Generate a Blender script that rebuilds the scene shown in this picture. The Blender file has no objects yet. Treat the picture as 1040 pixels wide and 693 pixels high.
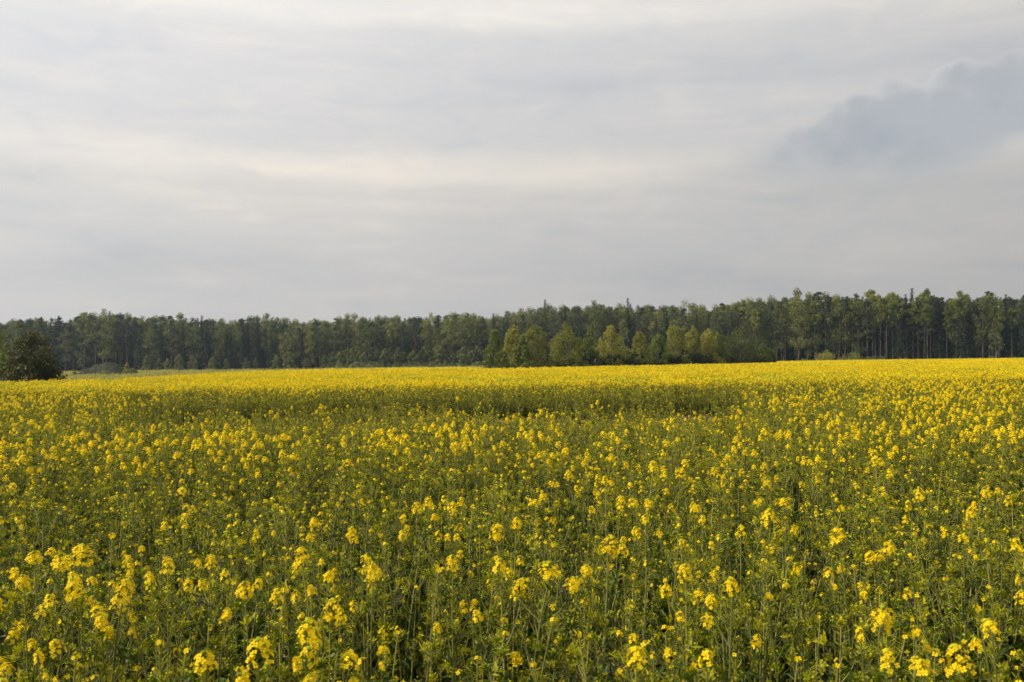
import bpy, math, random
import numpy as np
from mathutils import Vector, Matrix

PI = math.pi
R = math.radians
scene = bpy.context.scene
COL = scene.collection
rng = np.random.default_rng(11)

# ------------------------------------------------------------------ layout
EYE = 1.9            # camera height over the ground
F = 1000.0           # focal length in photograph pixels (1040 wide)
HOR = 368.0          # row of the level horizon in the middle of the photograph
TILT = 0.0135        # the land rises gently to the right


def ground_z(x):
    return TILT * 350.0 * np.tanh(np.asarray(x, float) / 350.0)


def px_to_x(px, d):
    return (px - 520.0) / F * d


def head_distance(py, h):
    """distance at which something of height h over the ground is seen at row py"""
    return (EYE - h) / ((py - HOR) / F)


# ------------------------------------------------------------------ materials
def nodes_of(m):
    m.use_nodes = True
    nt = m.node_tree
    nt.nodes.clear()
    return nt, nt.nodes, nt.links


def leaf_material(name, col, col2, translucency=0.35, rough=0.5, spec=0.35, tone_amp=0.35, rand_amp=0.3,
                  tcol=None, noise_scale=9.0):
    """foliage: diffuse/gloss plus light coming through, varied per clump, per plant and by a fine noise"""
    m = bpy.data.materials.new(name)
    nt, N, L = nodes_of(m)
    out = N.new('ShaderNodeOutputMaterial')
    att = N.new('ShaderNodeAttribute'); att.attribute_name = 'tone'
    inf = N.new('ShaderNodeObjectInfo')
    tc = N.new('ShaderNodeTexCoord')
    noi = N.new('ShaderNodeTexNoise'); noi.inputs['Scale'].default_value = noise_scale
    noi.inputs['Detail'].default_value = 2.0
    L.new(tc.outputs['Object'], noi.inputs['Vector'])
    # hue between the two colours: noise + random
    a = N.new('ShaderNodeMath'); a.operation = 'MULTIPLY_ADD'
    L.new(inf.outputs['Random'], a.inputs[0]); a.inputs[1].default_value = 0.6
    L.new(noi.outputs['Fac'], a.inputs[2])
    b = N.new('ShaderNodeMath'); b.operation = 'SUBTRACT'; b.use_clamp = True
    L.new(a.outputs[0], b.inputs[0]); b.inputs[1].default_value = 0.3
    mix = N.new('ShaderNodeMix'); mix.data_type = 'RGBA'
    mix.inputs['A'].default_value = (*col, 1); mix.inputs['B'].default_value = (*col2, 1)
    L.new(b.outputs[0], mix.inputs['Factor'])
    # value: tone attribute (per clump) and per plant random
    v1 = N.new('ShaderNodeMath'); v1.operation = 'MULTIPLY_ADD'
    L.new(att.outputs['Fac'], v1.inputs[0]); v1.inputs[1].default_value = 2 * tone_amp
    v1.inputs[2].default_value = 1.0 - tone_amp
    mul = N.new('ShaderNodeMath'); mul.operation = 'MULTIPLY_ADD'
    L.new(inf.outputs['Random'], mul.inputs[0]); mul.inputs[1].default_value = rand_amp
    mul.inputs[2].default_value = 1.0 - rand_amp / 2
    v = N.new('ShaderNodeMath'); v.operation = 'MULTIPLY'
    L.new(v1.outputs[0], v.inputs[0]); L.new(mul.outputs[0], v.inputs[1])
    hsv = N.new('ShaderNodeHueSaturation')
    L.new(mix.outputs['Result'], hsv.inputs['Color']); L.new(v.outputs[0], hsv.inputs['Value'])
    p = N.new('ShaderNodeBsdfPrincipled')
    p.inputs['Roughness'].default_value = rough
    p.inputs['Specular IOR Level'].default_value = spec
    L.new(hsv.outputs['Color'], p.inputs['Base Color'])
    if translucency > 0:
        t = N.new('ShaderNodeBsdfTranslucent')
        if tcol is None:
            g = N.new('ShaderNodeHueSaturation'); g.inputs['Saturation'].default_value = 1.15
            g.inputs['Value'].default_value = 1.25
            L.new(hsv.outputs['Color'], g.inputs['Color']); L.new(g.outputs['Color'], t.inputs['Color'])
        else:
            t.inputs['Color'].default_value = (*tcol, 1)
        ms = N.new('ShaderNodeMixShader'); ms.inputs[0].default_value = translucency
        L.new(p.outputs[0], ms.inputs[1]); L.new(t.outputs[0], ms.inputs[2])
        L.new(ms.outputs[0], out.inputs['Surface'])
    else:
        L.new(p.outputs[0], out.inputs['Surface'])
    return m


def rough_material(name, c1, c2, c3=None, scale=3.0, detail=6.0, rough=0.9, stretch=(1, 1, 1), coord='Object', bump=0.0):
    m = bpy.data.materials.new(name)
    nt, N, L = nodes_of(m)
    out = N.new('ShaderNodeOutputMaterial')
    tc = N.new('ShaderNodeTexCoord')
    mp = N.new('ShaderNodeMapping'); mp.inputs['Scale'].default_value = stretch
    L.new(tc.outputs[coord], mp.inputs['Vector'])
    noi = N.new('ShaderNodeTexNoise'); noi.inputs['Scale'].default_value = scale
    noi.inputs['Detail'].default_value = detail; noi.inputs['Roughness'].default_value = 0.65
    L.new(mp.outputs[0], noi.inputs['Vector'])
    cr = N.new('ShaderNodeValToRGB')
    cr.color_ramp.elements[0].position = 0.3; cr.color_ramp.elements[0].color = (*c1, 1)
    cr.color_ramp.elements[1].position = 0.7; cr.color_ramp.elements[1].color = (*c2, 1)
    if c3:
        e = cr.color_ramp.elements.new(0.5); e.color = (*c3, 1)
    L.new(noi.outputs['Fac'], cr.inputs['Fac'])
    p = N.new('ShaderNodeBsdfPrincipled'); p.inputs['Roughness'].default_value = rough
    p.inputs['Specular IOR Level'].default_value = 0.2
    L.new(cr.outputs['Color'], p.inputs['Base Color'])
    if bump:
        bp = N.new('ShaderNodeBump'); bp.inputs['Strength'].default_value = bump
        L.new(noi.outputs['Fac'], bp.inputs['Height']); L.new(bp.outputs[0], p.inputs['Normal'])
    L.new(p.outputs[0], out.inputs['Surface'])
    return m


M = {}
M['petal'] = leaf_material('rape_petal', (0.74, 0.530, 0.004), (0.81, 0.645, 0.009), 0.35, 0.6, 0.15, 0.14, 0.12, tcol=(0.83, 0.60, 0.006), noise_scale=30)
M['petal_green'] = leaf_material('rape_bud', (0.22, 0.29, 0.012), (0.48, 0.47, 0.014), 0.3, 0.6, 0.2, 0.3, 0.3, noise_scale=20)
M['rape_leaf'] = leaf_material('rape_leaf', (0.027, 0.052, 0.005), (0.100, 0.138, 0.010), 0.40, 0.40, 0.28, 0.35, 0.35, noise_scale=14)
M['rape_pod'] = leaf_material('rape_pod', (0.180, 0.205, 0.011), (0.345, 0.322, 0.015), 0.38, 0.5, 0.3, 0.35, 0.3, noise_scale=14)
M['rape_stem'] = leaf_material('rape_stem', (0.085, 0.104, 0.022), (0.200, 0.190, 0.046), 0.0, 0.45, 0.4, 0.25, 0.4, noise_scale=6)
M['dry_glint_leaf'] = leaf_material('dry_glint_leaf', (0.30, 0.27, 0.18), (0.42, 0.38, 0.26), 0.3, 0.5, 0.4, 0.3, 0.3)  # dry leaves, their pale colour also standing in for glints on the foliage
M['spruce'] = leaf_material('spruce_needles', (0.014, 0.027, 0.016), (0.030, 0.045, 0.020), 0.12, 0.6, 0.25, 0.3, 0.35, noise_scale=0.4)
M['pine'] = leaf_material('pine_needles', (0.026, 0.040, 0.020), (0.046, 0.058, 0.026), 0.12, 0.6, 0.25, 0.3, 0.35, noise_scale=0.4)
M['broad'] = leaf_material('broad_leaves', (0.068, 0.090, 0.029), (0.178, 0.192, 0.050), 0.35, 0.5, 0.3, 0.35, 0.4, noise_scale=0.4)
M['aspen'] = leaf_material('aspen_leaves', (0.105, 0.142, 0.024), (0.200, 0.215, 0.036), 0.38, 0.5, 0.3, 0.35, 0.4, noise_scale=0.4)
M['birch'] = leaf_material('young_birch_leaves', (0.140, 0.168, 0.032), (0.260, 0.245, 0.048), 0.40, 0.5, 0.3, 0.35, 0.35, noise_scale=0.5)
M['fresh'] = leaf_material('fresh_leaves', (0.092, 0.126, 0.030), (0.150, 0.180, 0.040), 0.40, 0.5, 0.3, 0.3, 0.3, noise_scale=0.5)
M['willow'] = leaf_material('willow_leaves', (0.100, 0.130, 0.045), (0.160, 0.180, 0.065), 0.35, 0.5, 0.3, 0.3, 0.35, noise_scale=0.5)
M['dark_bush'] = leaf_material('dark_bush_leaves', (0.030, 0.042, 0.012), (0.072, 0.074, 0.022), 0.25, 0.5, 0.3, 0.4, 0.2, noise_scale=0.8)
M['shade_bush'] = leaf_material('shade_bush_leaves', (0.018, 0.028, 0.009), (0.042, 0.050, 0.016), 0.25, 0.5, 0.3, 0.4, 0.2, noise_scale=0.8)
M['mound_grass'] = leaf_material('mound_grass', (0.028, 0.036, 0.022), (0.072, 0.075, 0.048), 0.25, 0.7, 0.2, 0.4, 0.3, noise_scale=0.8)
M['grass'] = leaf_material('meadow_grass', (0.25, 0.25, 0.07), (0.36, 0.33, 0.11), 0.35, 0.6, 0.2, 0.3, 0.35, noise_scale=0.6)
M['bark'] = rough_material('conifer_bark', (0.055, 0.045, 0.036), (0.13, 0.105, 0.080), scale=4, stretch=(3, 3, 0.6))
M['pine_bark'] = rough_material('pine_bark', (0.05, 0.040, 0.032), (0.125, 0.092, 0.068), scale=4, stretch=(3, 3, 0.5))
M['pale_bark'] = rough_material('birch_bark', (0.06, 0.055, 0.048), (0.25, 0.24, 0.21), (0.15, 0.145, 0.125), scale=3, stretch=(2, 2, 1.2))
M['soil'] = rough_material('soil', (0.050, 0.036, 0.024), (0.125, 0.095, 0.065), (0.085, 0.062, 0.042), scale=2.5, bump=0.5)
M['meadow'] = rough_material('meadow', (0.24, 0.24, 0.065), (0.40, 0.36, 0.12), (0.31, 0.295, 0.085), scale=0.05, detail=10)
M['mound'] = rough_material('mound_earth', (0.026, 0.032, 0.020), (0.055, 0.058, 0.038), scale=0.9, bump=0.6)


# ------------------------------------------------------------------ mesh building
class MB:
    """collects vertex / face blocks and builds ONE mesh"""

    def __init__(self):
        self.b = []; self.n = 0

    def add(self, v, f, mat=0, tone=0.5):
        v = np.asarray(v, np.float32).reshape(-1, 3); f = np.asarray(f, np.int64)
        t = np.broadcast_to(np.asarray(tone, np.float32), (len(f),)).copy()
        self.b.append((v, f + self.n, np.full(len(f), mat, np.int32), t)); self.n += len(v)

    def extend(self, other, mat_offset=0):
        for v, f, m, t in other.b:
            self.b.append((v, f + self.n, m + mat_offset, t))
        self.n += other.n

    def transformed(self, mat3, off):
        o = MB(); o.n = self.n
        o.b = [((v @ np.asarray(mat3, np.float32).T + np.asarray(off, np.float32)), f, m, t) for v, f, m, t in self.b]
        return o

    def mesh(self, name, mats):
        me = bpy.data.meshes.new(name)
        V = np.concatenate([x[0] for x in self.b])
        loops = np.concatenate([x[1].ravel() for x in self.b]).astype(np.int32)
        tot = np.concatenate([np.full(len(x[1]), x[1].shape[1], np.int32) for x in self.b])
        start = np.concatenate([[0], np.cumsum(tot)[:-1]]).astype(np.int32)
        mi = np.concatenate([x[2] for x in self.b]); to = np.concatenate([x[3] for x in self.b])
        me.vertices.add(len(V)); me.vertices.foreach_set('co', V.ravel())
        me.loops.add(len(loops)); me.loops.foreach_set('vertex_index', loops)
        me.polygons.add(len(tot)); me.polygons.foreach_set('loop_start', start)
        me.polygons.foreach_set('material_index', mi)
        a = me.attributes.new('tone', 'FLOAT', 'FACE'); a.data.foreach_set('value', to)
        me.update(calc_edges=True); me.validate()
        for m in mats:
            me.materials.append(m)
        return me


def unit(v):
    v = np.asarray(v, float)
    return v / np.maximum(np.linalg.norm(v, axis=-1, keepdims=True), 1e-9)


def basis(y, z, spin=None):
    """(n,3,3) matrices whose columns are X,Y,Z with Y along y and Z as near z as possible"""
    y = unit(y); x = unit(np.cross(y, z)); z = np.cross(x, y)
    return np.stack([x, y, z], -1)


def rand_dirs(r, n):
    return unit(r.normal(size=(n, 3)))


def stamp(mb, tv, tf, B, O, S, mat, tone):
    """copies of a template at many places in one go"""
    n = len(O)
    if n == 0:
        return
    tv = np.asarray(tv, float); S = np.asarray(S, float)
    if S.ndim == 1:
        S = np.repeat(S[:, None], 3, 1)
    P = np.einsum('nij,nkj->nki', B, tv[None] * S[:, None, :]) + O[:, None, :]
    tone = np.broadcast_to(tone, (n,))
    fs = tf if isinstance(tf, list) else [tf]
    base = None
    k = len(tv)
    first = True
    for f in fs:
        f = np.asarray(f)
        ff = (f[None] + (np.arange(n) * k)[:, None, None]).reshape(-1, f.shape[1])
        tt = np.repeat(tone, len(f))
        if first:
            mb.add(P.reshape(-1, 3), ff, mat, tt); off = mb.n - n * k; first = False
        else:
            mb.b.append((np.zeros((0, 3), np.float32), ff + off, np.full(len(ff), mat, np.int32), tt.astype(np.float32)))


# templates -------------------------------------------------
LEAF_V = np.array([(0, 0, 0), (0, .35, .05), (0, .7, .03), (0, 1, -.12), (-.5, .32, .13), (-.38, .68, .10), (.5, .32, .13), (.38, .68, .10)])
LEAF_F = [np.array([(0, 6, 1), (0, 1, 4), (2, 7, 3), (5, 2, 3)]), np.array([(1, 6, 7, 2), (4, 1, 2, 5)])]
QUAD_V = np.array([(-.5, -.5, 0), (.5, -.5, .0), (.5, .5, 0), (-.5, .5, 0)])
QUAD_F = np.array([(0, 1, 2, 3)])
SPRIG_V = np.array([(0, -.5, 0), (.42, -.12, .08), (.30, .30, -.05), (0, .5, .0), (-.36, .22, .07), (-.40, -.2, -.06)])
SPRIG_F = np.array([(0, 1, 2, 3, 4, 5)])
DISC_V = np.array([(math.cos(a), math.sin(a), .12 * (i % 2)) for i, a in enumerate(np.arange(6) * PI / 3)])
DISC_F = np.array([(0, 1, 2, 3, 4, 5)])


def flower_template():
    v, f = [], []
    for k in range(4):
        a = k * PI / 2
        c, s = math.cos(a), math.sin(a)
        for (x, y, z) in [(.12, -.06, 0), (.55, -.42, .16), (.95, -.26, .12), (.95, .26, .12), (.55, .42, .16), (.12, .06, 0)]:
            v.append((x * c - y * s, x * s + y * c, z))
        f.append([k * 6 + i for i in range(6)])
    return np.array(v), np.array(f)


FLOWER_V, FLOWER_F = flower_template()


def tube(mb, pts, rad, sides=5, mat=0, tone=0.5, cap=True):
    pts = np.asarray(pts, float); n = len(pts)
    rad = np.broadcast_to(rad, (n,))
    d = np.gradient(pts, axis=0); d = unit(d)
    ref = np.array([1., 0, 0]) if abs(d[0][0]) < .8 else np.array([0, 1., 0])
    x = unit(np.cross(d, ref)); y = np.cross(d, x)
    a = np.arange(sides) * 2 * PI / sides
    ring = pts[:, None] + rad[:, None, None] * (np.cos(a)[None, :, None] * x[:, None] + np.sin(a)[None, :, None] * y[:, None])
    f = []
    for i in range(n - 1):
        for j in range(sides):
            k = (j + 1) % sides
            f.append((i * sides + j, i * sides + k, (i + 1) * sides + k, (i + 1) * sides + j))
    mb.add(ring.reshape(-1, 3), f, mat, tone)


def lumpy_ball(mb, c, r, rr, mat=0, tone=.5, squash=(1, 1, 1)):
    """a small closed knobbly ball (a cluster of buds)"""
    n, m = 6, 5
    v = [(0, 0, -1)]
    for i in range(1, m):
        th = -PI / 2 + PI * i / m
        for j in range(n):
            ph = 2 * PI * (j + .5 * (i % 2)) / n
            k = rr.uniform(.78, 1.2)
            v.append((k * math.cos(th) * math.cos(ph), k * math.cos(th) * math.sin(ph), k * math.sin(th)))
    v.append((0, 0, 1))
    q, t = [], []
    for j in range(n):
        k = (j + 1) % n
        t.append((0, 1 + k, 1 + j)); t.append((len(v) - 1, 1 + (m - 2) * n + j, 1 + (m - 2) * n + k))
        for i in range(m - 2):
            q.append((1 + i * n + j, 1 + i * n + k, 1 + (i + 1) * n + k, 1 + (i + 1) * n + j))
    V = np.array(v) * r * np.array(squash) + np.asarray(c)
    mb.add(V, np.array(q), mat, tone)
    mb.b.append((np.zeros((0, 3), np.float32), np.array(t) + mb.n - len(v), np.full(len(t), mat, np.int32), np.full(len(t), tone, np.float32)))


# ------------------------------------------------------------------ object helpers
def link_obj(name, me, parent=None, loc=(0, 0, 0)):
    o = bpy.data.objects.new(name, me); COL.objects.link(o)
    o.location = loc
    if parent is not None:
        o.parent = parent
    return o


def empty(name, label, cat, loc=(0, 0, 0), rz=0.0, group=None):
    o = bpy.data.objects.new(name, None); COL.objects.link(o)
    o.location = loc; o.rotation_euler = (0, 0, rz); o.empty_display_size = .2
    o['label'] = label; o['category'] = cat
    if group:
        o['group'] = group
    return o


def build_thing(name, proto, label, cat, loc, rz, scale, group=None, tilt=(0, 0)):
    """a fresh Empty with a copy of each part (and sub-part) of a prototype: [(name, mesh, [(sub name, mesh)...])...]"""
    e = empty(name, label, cat, loc, rz, group)
    e.scale = scale; e.rotation_euler = (tilt[0], tilt[1], rz)
    for pn, pm, subs in proto:
        p = link_obj(pn, pm, e)
        for sn, sm in subs:
            link_obj(sn, sm, p)
    return e


def instancer(name, pts, rots, scls, idx, protos, label, cat=None):
    """ONE object that scatters the prototype meshes over its own points"""
    me = bpy.data.meshes.new(name)
    n = len(pts)
    me.vertices.add(n); me.vertices.foreach_set('co', np.asarray(pts, np.float32).ravel())
    a = me.attributes.new('rot', 'FLOAT_VECTOR', 'POINT'); a.data.foreach_set('vector', np.asarray(rots, np.float32).ravel())
    a = me.attributes.new('scl', 'FLOAT_VECTOR', 'POINT'); a.data.foreach_set('vector', np.asarray(scls, np.float32).ravel())
    a = me.attributes.new('idx', 'INT', 'POINT'); a.data.foreach_set('value', np.asarray(idx, np.int32))
    o = link_obj(name, me)
    o['kind'] = 'stuff'; o['label'] = label
    if cat:
        o['category'] = cat
    g = bpy.data.node_groups.new(name + '_scatter', 'GeometryNodeTree')
    g.interface.new_socket('Geometry', in_out='INPUT', socket_type='NodeSocketGeometry')
    g.interface.new_socket('Geometry', in_out='OUTPUT', socket_type='NodeSocketGeometry')
    N, L = g.nodes, g.links
    gi = N.new('NodeGroupInput'); go = N.new('NodeGroupOutput')
    join = N.new('GeometryNodeJoinGeometry')

    def named(nm, typ):
        q = N.new('GeometryNodeInputNamedAttribute'); q.data_type = typ; q.inputs['Name'].default_value = nm
        return q.outputs['Attribute']
    rot, scl, ind = named('rot', 'FLOAT_VECTOR'), named('scl', 'FLOAT_VECTOR'), named('idx', 'INT')
    er = N.new('FunctionNodeEulerToRotation'); L.new(rot, er.inputs[0])
    for k, pm in enumerate(protos):
        src = bpy.data.objects.new(name + '_source', pm)     # never linked to the scene
        oi = N.new('GeometryNodeObjectInfo'); oi.inputs['Object'].default_value = src
        oi.inputs['As Instance'].default_value = False
        gti = N.new('GeometryNodeGeometryToInstance'); L.new(oi.outputs['Geometry'], gti.inputs[0])
        cmp_ = N.new('FunctionNodeCompare'); cmp_.data_type = 'INT'; cmp_.operation = 'EQUAL'
        A = [s for s in cmp_.inputs if s.name == 'A' and s.type == 'INT'][0]
        Bs = [s for s in cmp_.inputs if s.name == 'B' and s.type == 'INT'][0]
        L.new(ind, A); Bs.default_value = k
        iop = N.new('GeometryNodeInstanceOnPoints')
        L.new(gi.outputs[0], iop.inputs['Points']); L.new(cmp_.outputs[0], iop.inputs['Selection'])
        L.new(oi.outputs['Geometry'], iop.inputs['Instance'])
        L.new(er.outputs[0], iop.inputs['Rotation']); L.new(scl, iop.inputs['Scale'])
        L.new(iop.outputs[0], join.inputs[0])
        N.remove(gti)
    L.new(join.outputs[0], go.inputs[0])
    md = o.modifiers.new('scatter', 'NODES'); md.node_group = g
    return o


# ------------------------------------------------------------------ rapeseed plants
def rape_head(r, size, nflow, lod, bloom=1.0):
    """blossom (local, base at origin, axis +Z): returns (petals MB, buds MB)"""
    pet, bud = MB(), MB()
    Lh = size * 1.0
    if nflow:
        s = np.sort(r.uniform(0, 1, nflow)) ** .8
        ang = np.arange(nflow) * 2.39996 + r.uniform(-.5, .5, nflow)
        rad = size * .5 * np.sqrt(np.maximum(1 - (s * .88) ** 2, .05)) * r.uniform(.65, 1.12, nflow)
        dirs = np.stack([np.cos(ang), np.sin(ang), np.zeros(nflow)], -1)
        O = dirs * rad[:, None] + np.array([0, 0, 1.]) * (Lh * s)[:, None]
        Nn = unit(dirs * .9 + np.array([0, 0, 1.]) * (.25 + .9 * s)[:, None] + r.normal(size=(nflow, 3)) * .25)
        tang = rand_dirs(r, nflow)
        B = basis(np.cross(Nn, tang), Nn)
        fr = r.uniform(.0075, .0105, nflow)
        if lod == 0:
            stamp(pet, FLOWER_V, FLOWER_F, B, O, fr, 0, r.uniform(.2, .9, nflow))
        elif lod == 1:
            stamp(pet, DISC_V, DISC_F, B, O, fr * .95, 0, r.uniform(.2, .9, nflow))
        else:
            stamp(pet, DISC_V, DISC_F, B, O, fr * 1.7, 0, r.uniform(.2, .9, nflow))
    lumpy_ball(bud, (0, 0, Lh * .98), size * .16, r, 0, .6, (1, 1, .8))
    return pet, bud


def rape_plant(r, H, style, lod):
    """returns stem MB, foliage MB (mats: 0 leaf 1 pod 2 bud 3 dry), heads [(pos, axis, petMB, budMB)]"""
    stem, fol, heads = MB(), MB(), []
    sides = 5 if lod == 0 else 3
    lean = r.normal(size=2) * .05 * H
    wob = r.normal(size=2) * .012

    def axis_pt(t):
        t = np.asarray(t, float)
        return np.stack([lean[0] * t ** 2 + wob[0] * np.sin(5 * t), lean[1] * t ** 2 + wob[1] * np.sin(4.2 * t), H * t], -1)
    ts = np.linspace(0, 1, 8 if lod == 0 else 4)
    tube(stem, axis_pt(ts), np.interp(ts, [0, 1], [.0064, .0026]) * (1.25 if lod else 1), sides, 0, r.uniform(.2, .8))

    def add_head(base, ax, size, nf):
        B = basis(np.cross(ax, [0.3, 1, .1])[None], ax[None])[0]
        pet, bud = rape_head(r, size, nf, lod)
        heads.append((pet.transformed(B, base) if pet.b else None, bud.transformed(B, base)))

    def add_pods(p0, p1, n, ln):
        t = r.uniform(0, 1, n); O = p0 + (p1 - p0) * t[:, None]
        a = r.uniform(0, 2 * PI, n)
        D = np.stack([np.cos(a), np.sin(a), r.uniform(.3, 1.1, n)], -1)
        S = np.stack([np.full(n, .0032 if lod == 0 else .0055), r.uniform(.6, 1.2, n) * ln, np.full(n, .01)], -1)
        stamp(fol, LEAF_V if lod == 0 else SPRIG_V + [0, .5, 0], LEAF_F if lod == 0 else SPRIG_F, basis(D, rand_dirs(r, n)), O, S, 1, r.uniform(0, 1, n))

    top = axis_pt(1.0)
    big = {'bloom': (.062, 34), 'small': (.036, 14), 'bud': (.022, 3)}[style]
    f = r.uniform(.85, 1.2)
    nf = int(big[1] * f * (1 if lod < 2 else .4)) + 1
    add_head(top - np.array([0, 0, .005]), unit(np.array([lean[0], lean[1], H * 1.2]) + r.normal(size=3) * .12), big[0] * f, nf)
    add_pods(axis_pt(.86), top, 26 if lod < 2 else 9, .035)
    nb = {'bloom': r.integers(3, 6), 'small': r.integers(2, 5), 'bud': r.integers(2, 5)}[style]
    for k in range(nb):
        t0 = r.uniform(.5, .86); a = k * 2.4 + r.uniform(0, 1.2)
        p0 = axis_pt(t0); out = np.array([math.cos(a), math.sin(a), 0])
        ln = r.uniform(.10, .24) * (H / 1.1); up = min(ln * r.uniform(1.0, 1.6), H * 1.0 - p0[2] - r.uniform(-.01, .10))
        up = max(up, .05)
        p2 = p0 + out * ln * .55 + np.array([0, 0, up]); p1 = p0 + out * ln * .42 + np.array([0, 0, up * .42])
        u = np.linspace(0, 1, 5 if lod == 0 else 3)[:, None]
        P = (1 - u) ** 2 * p0 + 2 * u * (1 - u) * p1 + u ** 2 * p2
        tube(stem, P, np.linspace(.0026, .0014, len(P)) * (1.2 if lod else 1), max(3, sides - 1), 0, r.uniform(.2, .8))
        ax = unit(p2 - p1 + np.array([0, 0, .1]))
        if style == 'bloom' and k < 3:
            sz, n2 = r.uniform(.034, .056), r.integers(14, 26)
        elif style == 'small' and k < 2:
            sz, n2 = r.uniform(.022, .036), r.integers(5, 11)
        else:
            sz, n2 = .018, (2 if r.random() < .4 else 0)
        add_head(p2, ax, sz, int(n2 * (1 if lod < 2 else .45)))
        add_pods(P[len(P) // 2], p2, 16 if lod < 2 else 5, .028)
        # small leaves up the branch
        n = 7 if lod < 2 else 3
        uu = r.uniform(.1, .9, n); O = p0 + (p2 - p0) * uu[:, None]
        D = rand_dirs(r, n) * .8 + out * .5 + [0, 0, .25]
        S = np.stack([r.uniform(.007, .013, n), r.uniform(.025, .055, n), np.full(n, .02)], -1)
        stamp(fol, LEAF_V, LEAF_F, basis(D, np.tile([0, 0, 1.], (n, 1)) + r.normal(size=(n, 3)) * .4), O, S, 0, r.uniform(0, 1, n))
    # little leafy side shoots with bud tips, from low on the stem to near the top
    nsh = r.integers(6, 10) if lod < 2 else 5
    for k in range(nsh):
        t0 = r.uniform(.46, .95); a = r.uniform(0, 2 * PI)
        c = axis_pt(t0) + np.array([math.cos(a), math.sin(a), .9]) * r.uniform(.02, .07)
        tube(stem, [axis_pt(t0 - .02), c], [.0016, .001], 3, 0, .5)
        n = 10 if lod < 2 else 4
        D = unit(rand_dirs(r, n) * .8 + [math.cos(a) * .3, math.sin(a) * .3, .75])
        S = np.stack([r.uniform(.006, .013, n), r.uniform(.02, .048, n), np.full(n, .02)], -1) * (1 if lod < 2 else 1.5)
        mt = 0 if r.random() < .42 else 1
        stamp(fol, LEAF_V, LEAF_F, basis(D, rand_dirs(r, n)), c + rand_dirs(r, n) * .012, S, mt, r.uniform(0, 1, n))
        n = 8 if lod < 2 else 3
        O = c + [0, 0, .022] + rand_dirs(r, n) * .013
        stamp(fol, DISC_V, DISC_F, basis(rand_dirs(r, n), rand_dirs(r, n)), O, r.uniform(.003, .0055, n) * (1 if lod < 2 else 1.6), 2, r.uniform(0, 1, n))
    # broad stem leaves, drooping lower down
    n = r.integers(6, 10) if lod < 2 else 5
    t0 = r.uniform(.03, .68, n) ** 1.6; a = np.arange(n) * 2.4 + r.uniform(0, 1, n)
    D = np.stack([np.cos(a), np.sin(a), np.interp(t0, [0, .72], [-.15, .8]) + r.normal(size=n) * .35], -1)
    ln = np.interp(t0, [0, .72], [.15, .07]) * r.uniform(.6, 1.2, n)
    S = np.stack([ln * r.uniform(.22, .36, n), ln, ln * .5], -1)
    dry_glint = r.random(n) < .11  # share of pale slivers: dry leaves and painted highlight specks
    for mt, sel in ((0, ~dry_glint), (3, dry_glint)):
        if sel.any():
            stamp(fol, LEAF_V, LEAF_F, basis(D[sel], np.tile([0, 0, 1.], (sel.sum(), 1)) + r.normal(size=(sel.sum(), 3)) * .35), axis_pt(t0)[sel], S[sel] * (1 if mt == 0 else .6), mt, r.uniform(0, 1, sel.sum()))
    # a few thin grass-like blades about the foot
    n = 5 if lod < 2 else 2
    a = r.uniform(0, 2 * PI, n)
    D = np.stack([np.cos(a) * .5, np.sin(a) * .5, np.ones(n)], -1)
    S = np.stack([np.full(n, .007), r.uniform(.2, .5, n) * H, np.full(n, .4)], -1)
    stamp(fol, LEAF_V, LEAF_F, basis(D, rand_dirs(r, n)), np.zeros((n, 3)) + r.normal(size=(n, 3)) * [.03, .03, 0], S, 0, r.uniform(0, 1, n))
    return stem, fol, heads


FOLMATS = [M['rape_leaf'], M['rape_pod'], M['petal_green'], M['dry_glint_leaf']]
ALLMATS = [M['rape_stem']] + FOLMATS + [M['petal']]


def plant_proto(seed, H, style):
    r = np.random.default_rng(seed)
    st, fo, hd = rape_plant(r, H, style, 0)
    global TIP
    TIP = hd[0][1].b[0][0].mean(0)
    proto = [('stem', st.mesh('stem', [M['rape_stem']]), []), ('foliage', fo.mesh('foliage', FOLMATS), [])]
    for pet, bud in hd:
        if pet is not None:
            proto.append(('blossom', pet.mesh('blossom', [M['petal']]), [('bud_tip', bud.mesh('bud_tip', [M['petal_green']]))]))
        else:
            proto.append(('bud_tip', bud.mesh('bud_tip', [M['petal_green']]), []))
    return proto


def plant_joined(seed, H, style, lod):
    r = np.random.default_rng(seed)
    st, fo, hd = rape_plant(r, H, style, lod)
    mb = MB(); mb.extend(st, 0); mb.extend(fo, 1)
    for pet, bud in hd:
        if pet is not None:
            mb.extend(pet, 5)
        mb.extend(bud, 3)
    return mb.mesh('rapeseed_crop', ALLMATS)


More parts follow.
